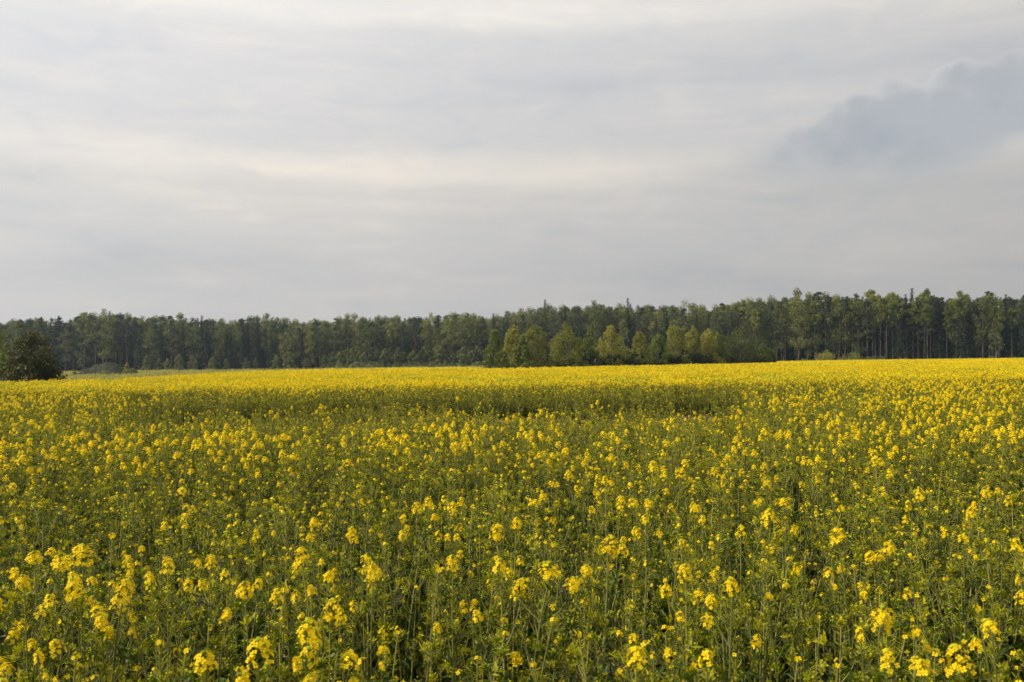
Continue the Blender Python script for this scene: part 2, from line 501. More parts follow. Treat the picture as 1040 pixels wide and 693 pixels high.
def crop_patch(seed, size, nplants, head_r, nd, H=1.1, bloomy=.8):
    """a square of standing crop for the far field"""
    r = np.random.default_rng(seed); mb = MB()
    for k in range(nplants):
        x, y = r.uniform(-.5, .5, 2) * size; h = H * r.uniform(.84, 1.08)
        w = head_r * .2
        tube(mb, [(x, y, 0), (x + r.normal() * .03, y + r.normal() * .03, h)], [w * .8, w * .5], 3, 0, r.uniform())
        nh = r.integers(2, 5)
        for q in range(nh):
            c = np.array([x, y, h]) + np.append(r.normal(size=2) * .10, -abs(r.normal()) * .06)
            bl = r.random() < bloomy
            n = nd if bl else max(1, nd // 2)
            O = c + r.normal(size=(n, 3)) * head_r * [1, 1, .9]
            stamp(mb, DISC_V, DISC_F, basis(rand_dirs(r, n), rand_dirs(r, n) + [0, 0, .6]), O, r.uniform(.5, .95, n) * head_r, 5 if bl else 3, r.uniform(.1, .9, n))
        n = 16
        O = np.stack([x + r.normal(size=n) * .07, y + r.normal(size=n) * .07, h * r.uniform(.08, .95, n)], -1)
        S = np.stack([r.uniform(.4, .8, n), r.uniform(.9, 1.9, n), np.ones(n)], -1) * head_r * 1.15
        stamp(mb, SPRIG_V, SPRIG_F, basis(rand_dirs(r, n) + [0, 0, .5], rand_dirs(r, n)), O, S, np.where(r.random() < .6, 1, 2), r.uniform(0, 1, n))
    return mb.mesh('rapeseed_crop', ALLMATS)


# ------------------------------------------------------------------ trees
def leaf_cloud(mb, r, C, rad, n_each, size, tone_var=.5, flat=.75, hang=0.0):
    """leaf-sized sprays scattered through clumps C (k,3) with radii rad (k,)"""
    for c, rr, n in zip(C, rad, n_each):
        n = int(n)
        d = rand_dirs(r, n) * (r.uniform(.15, 1, n) ** .5)[:, None] * rr * [1, 1, flat]
        O = c + d
        tone = np.clip(r.uniform(.5 - tone_var / 2, .5 + tone_var / 2) + r.normal(size=n) * .12, 0, 1)
        S = np.stack([r.uniform(.5, 1.1, n), r.uniform(.7, 1.5, n), np.ones(n)], -1) * size
        Y = rand_dirs(r, n) + [0, 0, -hang]
        stamp(mb, SPRIG_V, SPRIG_F, basis(Y, unit(d + 1e-6) * .7 + rand_dirs(r, n) * .6 + [0, 0, .3]), O, S, 0, tone)


def limbs(mb, r, p0, C, rad0, every=1, sides=4):
    for c in C[::every]:
        s = np.array([p0[0], p0[1], max(c[2] - r.uniform(.8, 2.5), p0[2])])
        u = np.linspace(0, 1, 4)[:, None]
        mid = (s + c) / 2 + [0, 0, -.15 * abs(c[2] - s[2])]
        P = (1 - u) ** 2 * s + 2 * u * (1 - u) * mid + u ** 2 * c
        tube(mb, P, np.linspace(rad0, rad0 * .25, 4), sides, 0, .5)


def trunk_curve(r, H, bend=.02):
    t = np.linspace(0, 1, 8)
    bx, by = r.normal(size=2) * bend * H
    return np.stack([bx * np.sin(t * 2.2), by * np.sin(t * 1.7), H * t - .3 * (t == 0)], -1)


def broad_tree(seed, H=20., W=6., base=.4, leaf=.34, nclump=40, per=52, mat='broad', bark='bark', top_heavy=.5, hang=.0, rad=None, lean=.015, sides=6):
    r = np.random.default_rng(seed); tr, cr = MB(), MB()
    P = trunk_curve(r, H * .93, lean); rad = rad or H * .0085
    tube(tr, P, np.linspace(rad, rad * .22, 8), sides, 0, .5)
    t = r.uniform(0, 1, nclump)
    z = H * (base + (1 - base) * t)
    prof = np.sin(np.clip((t + .07) / 1.07, 0, 1) ** (.55 + top_heavy * .5) * PI) ** .65
    ang = np.arange(nclump) * 2.4 + r.uniform(0, .9, nclump)
    rr = W * .5 * prof * r.uniform(.25, 1.0, nclump) ** .6
    cx = np.interp(z, P[:, 2], P[:, 0]); cy = np.interp(z, P[:, 2], P[:, 1])
    C = np.stack([cx + np.cos(ang) * rr, cy + np.sin(ang) * rr, z], -1)
    crad = W * r.uniform(.13, .24, nclump)
    C = np.vstack([C, [[P[-1, 0], P[-1, 1], H * .96]]]); crad = np.append(crad, W * .13)
    limbs(tr, r, P[2], C, rad * .4, 2, 4)
    leaf_cloud(cr, r, C, crad, per * (crad / crad.mean()) ** 1.5, leaf, .6, .8, hang)
    return [('trunk', tr.mesh('trunk', [M[bark]]), []), ('crown', cr.mesh('crown', [M[mat]]), [])]


def pine_tree(seed, H=21., W=5., base=.55, leaf=.30, mat='pine'):
    r = np.random.default_rng(seed); tr, cr = MB(), MB()
    P = trunk_curve(r, H * .95, .01); rad = H * .0085
    tube(tr, P, np.linspace(rad, rad * .3, 8), 6, 0, .5)
    n = 30; t = r.uniform(0, 1, n) ** .8
    z = H * (base + (1 - base) * t) * .97
    prof = np.interp(t, [0, .25, .6, 1], [.45, .9, .8, .25])
    ang = np.arange(n) * 2.4 + r.uniform(0, .9, n)
    rr = W * .5 * prof * r.uniform(.35, 1, n)
    C = np.stack([np.interp(z, P[:, 2], P[:, 0]) + np.cos(ang) * rr, np.interp(z, P[:, 2], P[:, 1]) + np.sin(ang) * rr, z], -1)
    crad = W * r.uniform(.12, .2, n)
    C = np.vstack([C, [[P[-1, 0], P[-1, 1], H * .975]]]); crad = np.append(crad, W * .1)
    limbs(tr, r, P[4], C, rad * .35, 2, 4)
    # dead stubs on the bare trunk
    for k in range(8):
        zz = r.uniform(.2, base) * H; a = r.uniform(0, 2 * PI); q = np.array([np.interp(zz, P[:, 2], P[:, 0]), np.interp(zz, P[:, 2], P[:, 1]), zz])
        tube(tr, [q, q + np.array([math.cos(a), math.sin(a), -.1]) * r.uniform(.4, 1.2)], [.04, .015], 3, 0, .5)
    leaf_cloud(cr, r, C, crad, 44 * (crad / crad.mean()) ** 1.5, leaf, .5, .55)
    return [('trunk', tr.mesh('trunk', [M['pine_bark']]), []), ('crown', cr.mesh('crown', [M[mat]]), [])]


def spruce_tree(seed, H=21., W=5., base=.14, leaf=.36):
    r = np.random.default_rng(seed); tr, cr = MB(), MB()
    rad = H * .0085
    P = trunk_curve(r, H, .003)
    tube(tr, P * [1, 1, .965], np.linspace(rad, rad * .1, 8), 6, 0, .5)
    z = base * H
    while z < H * .992:
        t = (z / H - base) / (1 - base)
        Rz = W * .5 * (1 - t) ** .85 * r.uniform(.8, 1.12) + .28 * (1 - .6 * t)
        nb = 7 if t < .8 else 5
        for k in range(nb):
            a = k * 2 * PI / nb + r.uniform(0, 1.0); L_ = Rz * r.uniform(.65, 1.15)
            d = np.array([math.cos(a), math.sin(a), 0])
            m = max(5, int(14 * L_ / 2.4) + 3)
            u = r.uniform(.12, 1, m)
            drop = -.22 * L_ * u - .10 * L_ * u ** 2 + (.12 * L_ if t > .7 else 0) * u
            O = d * (u * L_)[:, None] + np.array([0, 0, z]) + np.stack([np.zeros(m), np.zeros(m), drop], -1) + r.normal(size=(m, 3)) * [.16, .16, .12]
            S = np.stack([r.uniform(.6, 1.1, m), r.uniform(.9, 1.7, m), np.ones(m)], -1) * leaf * (1.05 - .45 * t)
            stamp(cr, SPRIG_V, SPRIG_F, basis(np.tile(d, (m, 1)) + r.normal(size=(m, 3)) * .35 + [0, 0, -.45], rand_dirs(r, m) * .5 + [0, 0, 1]), O, S, 0, np.clip(r.uniform(.2, .8) + r.normal(size=m) * .12, 0, 1))
        z += r.uniform(.42, .62) * (1 - .45 * t)
    C = np.array([[math.cos(a) * W * .32, math.sin(a) * W * .32, zz * H] for a, zz in zip(r.uniform(0, 6.28, 10), np.linspace(.06, .3, 10))])
    limbs(tr, r, np.zeros(3), C, .05, 1, 3)
    return [('trunk', tr.mesh('trunk', [M['bark']]), []), ('crown', cr.mesh('crown', [M['spruce']]), [])]


def young_birch(seed, H=6., W=3.2, leaf=.13, mat='birch', spiky=1.0, n=80, per=42, bark='pale_bark', low=.06):
    """a young tree leafed to the ground with upright feathery shoots"""
    r = np.random.default_rng(seed); tr, cr = MB(), MB()
    P = trunk_curve(r, H * .97, .02); rad = H * .010
    tube(tr, P, np.linspace(rad, rad * .15, 8), 6, 0, .5)
    t = r.uniform(low, 1, n) ** .9
    prof = np.interp(t, [0, .12, .35, .7, 1], [.95, 1.0, .94, .66, .17]) * (1 + .2 * np.sin(t * 9 + seed))
    ang = np.arange(n) * 2.4 + r.uniform(0, .8, n)
    rr = W * .5 * prof * r.uniform(.3, 1.05, n) ** .6
    z = H * t * .93
    C = np.stack([np.interp(z, P[:, 2], P[:, 0]) + np.cos(ang) * rr, np.interp(z, P[:, 2], P[:, 1]) + np.sin(ang) * rr, z], -1)
    crad = np.full(n, W * .105) * r.uniform(.7, 1.35, n) * np.interp(t, [0, .7, 1], [1.15, 1.0, .7])
    # upright shoots break up the outline
    k = int(14 * spiky)
    if k:
        sel = r.choice(n, k); tip = C[sel] + np.stack([r.normal(size=k) * .1, r.normal(size=k) * .1, r.uniform(.3, .75, k) * H * .12], -1)
        C = np.vstack([C, tip]); crad = np.append(crad, np.full(k, W * .05))
    C = np.vstack([C, [[P[-1, 0], P[-1, 1], H * .97], [P[-1, 0], P[-1, 1], H * .91]]]); crad = np.append(crad, [W * .035, W * .06])
    limbs(tr, r, P[1], C, rad * .4, 3, 3)
    leaf_cloud(cr, r, C, crad, np.maximum(per * (crad / crad.mean()) ** 1.6, 6), leaf, .65, 1.05, .2)
    return [('trunk', tr.mesh('trunk', [M[bark]]), []), ('crown', cr.mesh('crown', [M[mat]]), [])]


def bush(seed, H=2., W=3., leaf=.12, mat='willow', n=60, per=45, pointy=.0, shoots=0):
    r = np.random.default_rng(seed); st, cr = MB(), MB()
    d = rand_dirs(r, n); d[:, 2] = np.abs(d[:, 2])
    rr = r.uniform(.35, 1, n) ** .5
    C = d * rr[:, None] * [W * .5 * .85, W * .5 * .85, H * .86]
    C[:, 0] *= 1 - pointy * C[:, 2] / H; C[:, 1] *= 1 - pointy * C[:, 2] / H
    crad = W * r.uniform(.08, .14, n)
    C[:, 2] = np.maximum(C[:, 2], crad * .5)
    if shoots:
        sel = r.choice(n, shoots); q = C[sel] / np.maximum(np.linalg.norm(C[sel], axis=1, keepdims=True), .1)
        C = np.vstack([C, C[sel] + q * r.uniform(.05, .16, (shoots, 1)) * W + [0, 0, .06 * H]]); crad = np.append(crad, W * r.uniform(.03, .055, shoots))
    for k in range(9):
        c = C[k * (n // 9)]
        tube(st, [(0, 0, -.1), c * [.25, .25, .55], c], [H * .022, H * .016, H * .006], 4, 0, .5)
    leaf_cloud(cr, r, C, crad, per * (crad / crad.mean()) ** 1.5, leaf, .6, .85)
    return [('stems', st.mesh('stems', [M['bark']]), []), ('foliage', cr.mesh('foliage', [M[mat]]), [])]


def joined(proto):
    """one mesh of a tree's parts, for the mass of the wood behind the front rows"""
    mats, mb = [], None
    V, Lp, Tt, Mi, To = [], [], [], [], []; nv = 0
    for pn, me, _s in proto:
        n = len(me.vertices); v = np.empty(n * 3, np.float32); me.vertices.foreach_get('co', v)
        nl = len(me.loops); l = np.empty(nl, np.int32); me.loops.foreach_get('vertex_index', l)
        npo = len(me.polygons); lt = np.empty(npo, np.int32); me.polygons.foreach_get('loop_total', lt)
        t = np.empty(npo, np.float32); me.attributes['tone'].data.foreach_get('value', t)
        V.append(v); Lp.append(l + nv); Tt.append(lt); To.append(t); Mi.append(np.full(npo, len(mats), np.int32)); nv += n
        mats.append(me.materials[0])
    me = bpy.data.meshes.new('forest')
    V = np.concatenate(V); Lp = np.concatenate(Lp).astype(np.int32); Tt = np.concatenate(Tt)
    me.vertices.add(nv); me.vertices.foreach_set('co', V)
    me.loops.add(len(Lp)); me.loops.foreach_set('vertex_index', Lp)
    me.polygons.add(len(Tt)); me.polygons.foreach_set('loop_start', np.concatenate([[0], np.cumsum(Tt)[:-1]]).astype(np.int32))
    me.polygons.foreach_set('material_index', np.concatenate(Mi))
    a = me.attributes.new('tone', 'FLOAT', 'FACE'); a.data.foreach_set('value', np.concatenate(To))
    me.update(calc_edges=True); me.validate()
    for m in mats:
        me.materials.append(m)
    return me


# ------------------------------------------------------------------ ground
def sheet(name, xs, ys_of, mat, dz=0.0, bump=0.0, seed=3):
    """a grid sheet on the ground; ys_of(x index) gives that column's y values"""
    cols = [ys_of(i) for i in range(len(xs))]
    ny = len(cols[0])
    V = np.zeros((len(xs), ny, 3)); r = np.random.default_rng(seed)
    for i, x in enumerate(xs):
        xx = x if np.ndim(x) else np.full(ny, x)
        V[i, :, 0] = xx; V[i, :, 1] = cols[i]; V[i, :, 2] = ground_z(xx) + dz
    if bump:
        V[:, :, 2] += r.uniform(0, bump, V.shape[:2])
    f = [(i * ny + j, (i + 1) * ny + j, (i + 1) * ny + j + 1, i * ny + j + 1) for i in range(len(xs) - 1) for j in range(ny - 1)]
    mb = MB(); mb.add(V.reshape(-1, 3), f)
    o = link_obj(name, mb.mesh(name, [mat])); o['kind'] = 'structure'
    return o


ground = sheet('ground', np.linspace(-1200, 1200, 161), lambda i: np.linspace(-300, 1500, 121), M['meadow'])
ground['label'] = 'pale grassy ground between the rapeseed field and the forest'

FAR_PX = np.array([-300, 0, 62, 100, 140, 200, 250, 320, 400, 470, 488, 500, 785, 800, 860, 1040, 1400])
FAR_D = np.array([56, 60, 61, 65, 70, 92, 125, 145, 163, 165, 135, 119, 170, 268, 292, 297, 300.])


def field_far(px):
    return np.interp(px, FAR_PX, FAR_D)


# the sown field: a fan-shaped sheet of soil from behind the camera to its far edge
pxs = np.concatenate([np.linspace(-900, -300, 7)[:-1], np.linspace(-300, 1400, 120), np.linspace(1400, 2000, 7)[1:]])
xs_cols = []
ts = np.concatenate([[-.0], np.linspace(0, 1, 40)[1:] ** 2])
mbf = MB(); V = []
for p in pxs:
    d = 3 + (field_far(p) + .8 - 3) * ts
    x = px_to_x(p, d)
    V.append(np.stack([x, d, ground_z(x) + .02], -1))
V = np.array(V); ny = len(ts)
f = [(i * ny + j, (i + 1) * ny + j, (i + 1) * ny + j + 1, i * ny + j + 1) for i in range(len(pxs) - 1) for j in range(ny - 1)]
mbf.add(V.reshape(-1, 3), f)
# the strip about the camera
xl, xr = V[0, 0, 0], V[-1, 0, 0]
xq = np.linspace(-40, 40, 41); yq = np.linspace(-12, 3, 9)
Q = np.array([[(a, b, float(ground_z(a)) + .016) for b in yq] for a in xq])
f = [(i * 9 + j, (i + 1) * 9 + j, (i + 1) * 9 + j + 1, i * 9 + j + 1) for i in range(40) for j in range(8)]
mbf.add(Q.reshape(-1, 3), f)
soil = link_obj('field', mbf.mesh('field', [M['soil']])); soil['kind'] = 'structure'
soil['label'] = 'brown soil of the rapeseed field'

# ------------------------------------------------------------------ individual rapeseed plants, nearest rows
STYLES = {'bloom': [], 'small': [], 'bud': []}
for st, cnt, hh in (('bloom', 10, 1.08), ('small', 7, 1.02), ('bud', 8, .96)):
    for k in range(cnt):
        pr_ = plant_proto(100 + 17 * k + len(st) * 1000, hh, st)
        STYLES[st].append((pr_, hh, TIP))

# the plants whose flower heads stand out: head centre in the photograph, height, size, words
NOTABLE = [
    (72, 575, 1.16, 1.18, 'rapeseed plant with the broadest yellow flower head, near the lower left corner'),
    (50, 580, 1.10, 1.0, 'flowering rapeseed plant just left of the broadest yellow head'),
    (64, 607, 1.08, .95, 'flowering rapeseed plant just below the broadest yellow head'),
    (123, 607, 1.08, 1.05, 'rapeseed plant with a dense oval head right of the broadest cluster'),
    (165, 582, 1.04, .85, 'rapeseed plant with a slanting flat head above the oval one at lower left'),
    (10, 597, 1.04, .9, 'flowering rapeseed plant cut by the left picture edge beside the broadest cluster'),
    (33, 671, 1.0, .7, 'short rapeseed plant with a small head in the lower left corner'),
    (245, 608, 1.06, .95, 'rapeseed plant with a round compact head standing alone at lower left'),
    (303, 572, 1.10, 1.0, 'rapeseed plant with a bright dense head left of the thin picture middle stems'),
    (204, 680, 1.06, 1.0, 'rapeseed plant with a wide head at the bottom edge, left one of a pair'),
    (262, 674, 1.06, 1.0, 'rapeseed plant with a tall head at the bottom edge, right one of a pair'),
    (312, 652, 1.08, .95, 'rapeseed plant with a loose blurred fan-shaped head close to the camera'),
    (338, 630, 1.08, .8, 'rapeseed plant with a half green head behind the blurred fan-shaped one'),
    (316, 540, 1.08, .9, 'rapeseed plant with a wide head above the bright dense one, left of centre'),
    (210, 578, 1.02, .8, 'rapeseed plant with an open sparse head beside a thick dark stem'),
    (256, 545, 1.04, .75, 'rapeseed plant with a ragged head between two wider ones, left of centre'),
    (378, 588, 1.04, .8, 'rapeseed plant with a small cup-shaped head low in the middle left'),
    (388, 667, .98, .75, 'low rapeseed plant with a half-open greenish head near the bottom middle'),
    (460, 520, 1.06, .9, 'rapeseed plant with two joined heads just left of the picture centre line'),
    (525, 537, 1.10, .9, 'rapeseed plant with a neat tilted head on the picture centre line'),
    (459, 580, 1.0, .8, 'rapeseed plant with a narrow upright head under the two joined heads'),
    (558, 588, 1.06, 1.15, 'many-headed rapeseed plant with loose yellow clusters right of the centre line'),
    (620, 562, 1.12, 1.05, 'rapeseed plant with a tall stacked head on a straight dark stem'),
    (645, 679, 1.04, .95, 'rapeseed plant with a flat blurred head at the bottom edge'),
    (693, 590, 1.04, .9, 'rapeseed plant with a rounded head between the stacked head and the bright ball'),
    (738, 601, 1.08, .9, 'rapeseed plant with a bright ball-shaped head standing clear, right of centre'),
    (775, 532, 1.10, 1.0, 'rapeseed plant with a tall ragged head above the bright ball'),
    (802, 582, 1.02, .7, 'rapeseed plant with a small round head right of the bright ball'),
    (840, 551, 1.10, 1.05, 'rapeseed plant with a broad irregular cluster in the right half'),
    (893, 562, 1.08, .9, 'rapeseed plant with a double head right of the broad irregular cluster'),
    (865, 649, 1.0, .75, 'rapeseed plant with a flat-topped head, left of two alike at lower right'),
    (922, 650, 1.0, .75, 'rapeseed plant with a flat-topped head, right of two alike at lower right'),
    (958, 680, 1.06, 1.0, 'rapeseed plant with a wide head on the bottom edge at lower right'),
    (991, 650, 1.04, .9, 'rapeseed plant with an untidy head leaning at lower right'),
    (1035, 598, 1.08, .95, 'rapeseed plant with a bright head cut by the right picture edge'),
    (966, 526, 1.08, .85, 'rapeseed plant with a slim head above the double one, far right'),
    (916, 508, 1.10, .9, 'rapeseed plant with a spreading umbrella-like head, far right'),
    (978, 506, 1.10, .85, 'rapeseed plant with a small tuft beside the umbrella-like head'),
    (1012, 560, 1.04, .8, 'rapeseed plant with a thin greenish head just inside the right edge'),
    (700, 520, 1.06, .85, 'rapeseed plant with a narrow yellow head above the rounded one'),
]
taken = []
n_ind = 0


def add_plant(x, y, style, H, girth, label, group=None, k=None):
    global n_ind
    protos = STYLES[style]
    proto, hh, tip = protos[int(rng.integers(len(protos))) if k is None else k % len(protos)]
    s = H / hh; rz = rng.uniform(0, 2 * PI); tilt = (rng.normal() * .03, rng.normal() * .03)
    if k is not None:
        tilt = (0, 0); c_, s_ = math.cos(rz), math.sin(rz)
        x -= girth * (tip[0] * c_ - tip[1] * s_); y -= girth * (tip[0] * s_ + tip[1] * c_)
    build_thing('rapeseed_plant', proto, label, 'plant', (x, y, float(ground_z(x)) + .015), rz,
                (girth, girth, s), group, tilt)
    taken.append((x, y)); n_ind += 1


for i, (px, py, h, g, lab) in enumerate(NOTABLE):
    hh = h + .01
    d = head_distance(py, hh)
    x = px_to_x(px, d)
    d = head_distance(py, hh + float(ground_z(x)))
    add_plant(x, d, 'bloom' if g > .78 else 'small', h, g, lab, k=i)

# fill the nearest rows with the other individuals
NEAR0, NEAR1 = 2.35, 5.55
zone_w = lambda px: 'left third' if px < 350 else ('middle third' if px < 700 else 'right third')
cells = []
step = .208
for yy in np.arange(NEAR0, NEAR1, step):
    half = .545 * yy + .12
    for xx in np.arange(-half, half, step):
        cells.append((xx + rng.uniform(-.45, .45) * step, yy + rng.uniform(-.45, .45) * step))
cells.sort(key=lambda c: c[1])
for x, y in cells:
    if n_ind >= 300:
        NEAR1 = y
        break
    if any((x - a) ** 2 + (y - b) ** 2 < .008 for a, b in taken):
        continue
    u = rng.uniform()
    st = 'bloom' if u < .015 else ('small' if u < .09 else 'bud')
    H = {'bloom': rng.uniform(.95, 1.1), 'small': rng.uniform(.80, 1.06), 'bud': rng.uniform(.70, 1.03)}[st]
    px = 520 + x / y * F
    z = zone_w(px); row = 'nearest rows' if y < 3.7 else 'second rows'
    word = {'bloom': 'slender flowering rapeseed plant', 'small': 'sparsely flowering rapeseed plant', 'bud': 'green rapeseed plant still in bud'}[st]
    grp = {'bloom': 'flowering plants', 'small': 'sparsely flowering plants', 'bud': 'budding plants'}[st]
    add_plant(x, y, st, H, rng.uniform(.85, 1.15), f'{word} in the {row}, {z} of the picture', f'{grp}, {row}, {z}')

# ------------------------------------------------------------------ the rest of the crop: one mass
protos, kinds = [], {}


def reg(kind, me):
    kinds.setdefault(kind, []).append(len(protos)); protos.append(me)


for st, hh in (('bloom', 1.08), ('small', 1.02), ('bud', .96)):
    for k in range(7):
        reg('n_' + st, plant_joined(4000 + 31 * k + len(st), hh, st, 0))
    for k in range(7):
        reg('m_' + st, plant_joined(5000 + 31 * k + len(st), hh, st, 1))
for k in range(6):
    reg('patch', crop_patch(6000 + k, 1.5, 50, .026, 5, 1.1, .70))
for k in range(3):
    reg('patch_green', crop_patch(6100 + k, 1.5, 46, .026, 4, 1.05, .22))
for k in range(6):
    reg('far', crop_patch(6200 + k, 4.0, 120, .050, 4, 1.1, .70))

for k in range(3):
    reg('far_green', crop_patch(6300 + k, 4.0, 120, .050, 4, 1.06, .38))
P_, R_, S_, I_ = [], [], [], []


def put(x, y, kind, sx, sz, tilt=.055):
    P_.append((x, y, float(ground_z(x)) + .015)); R_.append((rng.normal() * tilt, rng.normal() * tilt, rng.uniform(0, 2 * PI)))
    S_.append((sx, sx, sz)); ids = kinds[kind]; I_.append(ids[int(rng.integers(len(ids)))])


def vnoise(x, y, s, seed):
    """cheap smooth value noise in 0..1"""
    def h(i, j):
        q = math.sin(i * 127.1 + j * 311.7 + seed * 74.7) * 43758.5453
        return q - math.floor(q)
    x, y = x / s, y / s; i, j = math.floor(x), math.floor(y); fx, fy = x - i, y - j
    fx = fx * fx * (3 - 2 * fx); fy = fy * fy * (3 - 2 * fy)
    return (h(i, j) * (1 - fx) + h(i + 1, j) * fx) * (1 - fy) + (h(i, j + 1) * (1 - fx) + h(i + 1, j + 1) * fx) * fy


GAP_BACK = 31.0


def gap(x, y):
    """0 outside, 1 inside the thin place in the crop"""
    px = 520 + x / max(y, .1) * F
    w = min(max((px + 20) / 200, 0), 1) * min(max((930 - px) / 210, 0), 1)
    back = GAP_BACK + .6 + 3.0 * (vnoise(x, 0, 2.1, 4) - .5) + 1.2 * (vnoise(x, 0, .7, 14) - .5)
    front = 12.8 + 2.5 * (vnoise(x, 3, 2.0, 5) - .5)
    return w if front < y < back else 0.0


# plants about and just in front of the camera (outside the picture or under its lower edge)
step = .2
for yy in np.arange(-3, 31.0, step):
    half = .56 * max(yy, 0) + 3.4
    for xx in np.arange(-half, half, step):
        x, y = xx + rng.uniform(-.5, .5) * step, yy + rng.uniform(-.5, .5) * step
        if abs(x) < .545 * y + .12 and NEAR0 - .05 < y < NEAR1 + .0:
            continue
        if x * x + y * y < 1.0:
            continue
        g = gap(x, y)
        u = rng.uniform()
        px = 520 + x / max(y, .1) * F
        if g > 0 and rng.uniform() < g:
            bare = (470 < px < 735 and y > 26) and vnoise(x, y, 1.3, 9) < .36
            if rng.uniform() < (.62 if bare else .22):
                continue
            sight = 1.9 * (1 - y / 31.6)
            hz_ = min(1.02, max(sight, .06) * rng.uniform(.5, 1.0) + .03)
            if y > 25 and not bare and rng.uniform() < .6:
                hz_ = max(hz_, rng.uniform(.15, .55))
            if vnoise(x, y, 1.1, 41) > .66:
                hz_ = max(hz_ * 1.25, rng.uniform(.2, .62) if y > 23 else 0)
            if vnoise(x, y, 1.6, 43) > .72 and y > 17:
                continue
            if u < .10 + .30 * (vnoise(x, y, 2.5, 31) > .62) and not bare:
                put(x, y, 'm_small' if u > .06 else 'm_bloom', rng.uniform(.8, 1.0), hz_)
            else:
                put(x, y, 'm_bud', rng.uniform(.75, 1.1), hz_)
            continue
        c = vnoise(x, y, 2.2, 1) * .6 + vnoise(x, y, .7, 2) * .4
        pb = (.02 + .085 * min(max((y - 4.5) / 6, 0), 1)) + (c - .5) * .55 + (vnoise(x, y, 6.5, 77) - .5) * .22
        if y > 16:
            pb += .05 * min((y - 16) / 14, 1)
        pre = 'n_' if y < 8 else 'm_'
        if rng.uniform() < .10 + .25 * (vnoise(x, y, .8, 51) > .66):
            continue
        if u < pb:
            put(x, y, pre + 'bloom', rng.uniform(.85, 1.15), rng.uniform(.90, 1.04))
        elif u < pb + .09:
            put(x, y, pre + 'small', rng.uniform(.85, 1.15), rng.uniform(.80, 1.03))
        else:
            put(x, y, pre + 'bud', rng.uniform(.85, 1.2), rng.uniform(.68, 1.02))

# the standing crop behind the thin place: its front rows plant by plant
for yy in np.arange(30.4, 36.2, .19):
    half = .60 * yy + 4
    for xx in np.arange(-half, half, .19):
        x = xx + rng.uniform(-.1, .1); y = yy + rng.uniform(-.1, .1)
        if gap(x, y) > 0 and y < 31.5:
            continue
        edge = GAP_BACK + .6 + 3.0 * (vnoise(x, 0, 2.1, 4) - .5) + 1.2 * (vnoise(x, 0, .7, 14) - .5)
        px = 520 + x / y * F
        if -10 < px < 930 and y < edge:
            continue
        u = rng.uniform(); ine = y - edge
        low = 1 - .6 * rng.uniform() * max(0, 1 - ine / 2.6)
        if u < (.04 if ine < 1.6 else .14 if ine < 3.2 else .30):
            put(x, y, 'm_bloom', rng.uniform(.9, 1.2), rng.uniform(.95, 1.12) * low)
        elif u < (.16 if ine < 1.6 else .42):
            put(x, y, 'm_small', rng.uniform(.9, 1.2), rng.uniform(.9, 1.10) * low)
        else:
            put(x, y, 'm_bud', rng.uniform(1.0, 1.35), rng.uniform(.85, 1.12) * low)

y = 36.2
while y < 92:
    half = .60 * y + 4
    for xx in np.arange(-half, half, 1.30):
        x = xx + rng.uniform(-.3, .3); yy = y + rng.uniform(-.25, .25)
        px = 520 + x / yy * F
        if yy > field_far(px) - .7:
            continue
        green = vnoise(x, yy, 9, 21) * .65 + vnoise(x, yy, 3, 22) * .35
        pg = .20 + (.6 if green > .48 else 0) * min(max((85 - yy) / 35, 0), 1)
        put(x, yy, 'patch_green' if rng.uniform() < pg else 'patch', rng.uniform(.92, 1.1), rng.uniform(.92, 1.08) + (0.04 if y < 33 else 0), .01)
    y += 1.22
while y < 300:
    half = .60 * y + 8
    for xx in np.arange(-half, half, 3.5):
        x = xx + rng.uniform(-.6, .6); yy = y + rng.uniform(-.6, .6)
        px = 520 + x / yy * F
        if yy > field_far(px) - 1.9:
            continue
        fg = .16 + .40 * (vnoise(x, yy, 34, 61) * .6 + vnoise(x, yy, 11, 62) * .4 > .5)
        put(x, yy, 'far_green' if rng.uniform() < fg else 'far', rng.uniform(.95, 1.12), rng.uniform(.94, 1.07), .004)
    y += 3.3
crop = instancer('rapeseed_crop', P_, R_, S_, I_, protos, 'yellow and green mass of flowering rapeseed covering the field', 'crop')
print('crop instances', len(P_), 'individual plants', n_ind)

# ------------------------------------------------------------------ meadow grass and weeds
def tuft(seed, n=40, w=.5, h=.3):
    r = np.random.default_rng(seed); mb = MB()
    O = np.stack([r.normal(size=n) * w * .4, r.normal(size=n) * w * .4, np.zeros(n)], -1)
    D = r.normal(size=(n, 3)) * .35 + [0, 0, 1]
    S = np.stack([np.full(n, .03), r.uniform(.4, 1.1, n) * h, np.full(n, .2)], -1)
    stamp(mb, LEAF_V, LEAF_F, basis(D, rand_dirs(r, n)), O, S, 0, r.uniform(0, 1, n))
    return mb.mesh('grass', [M['grass']])


gp, gr, gs, gi_ = [], [], [], []
for k in range(5200):
    px = rng.uniform(-40, 500); d = rng.uniform(58, 330) if k % 3 else rng.uniform(60, 130)
    if d < field_far(px) + .5:
        continue
    x = px_to_x(px, d)
    gp.append((x, d, float(ground_z(x)))); gr.append((0, 0, rng.uniform(0, 6.28))); s = rng.uniform(.7, 1.6) * (1 + d / 200)
    gs.append((s * 1.4, s * 1.4, s)); gi_.append(int(rng.integers(3)))
instancer('grass', gp, gr, gs, gi_, [tuft(1), tuft(2), tuft(3)], 'pale meadow grass growing beyond the far edge of the field', 'grass')

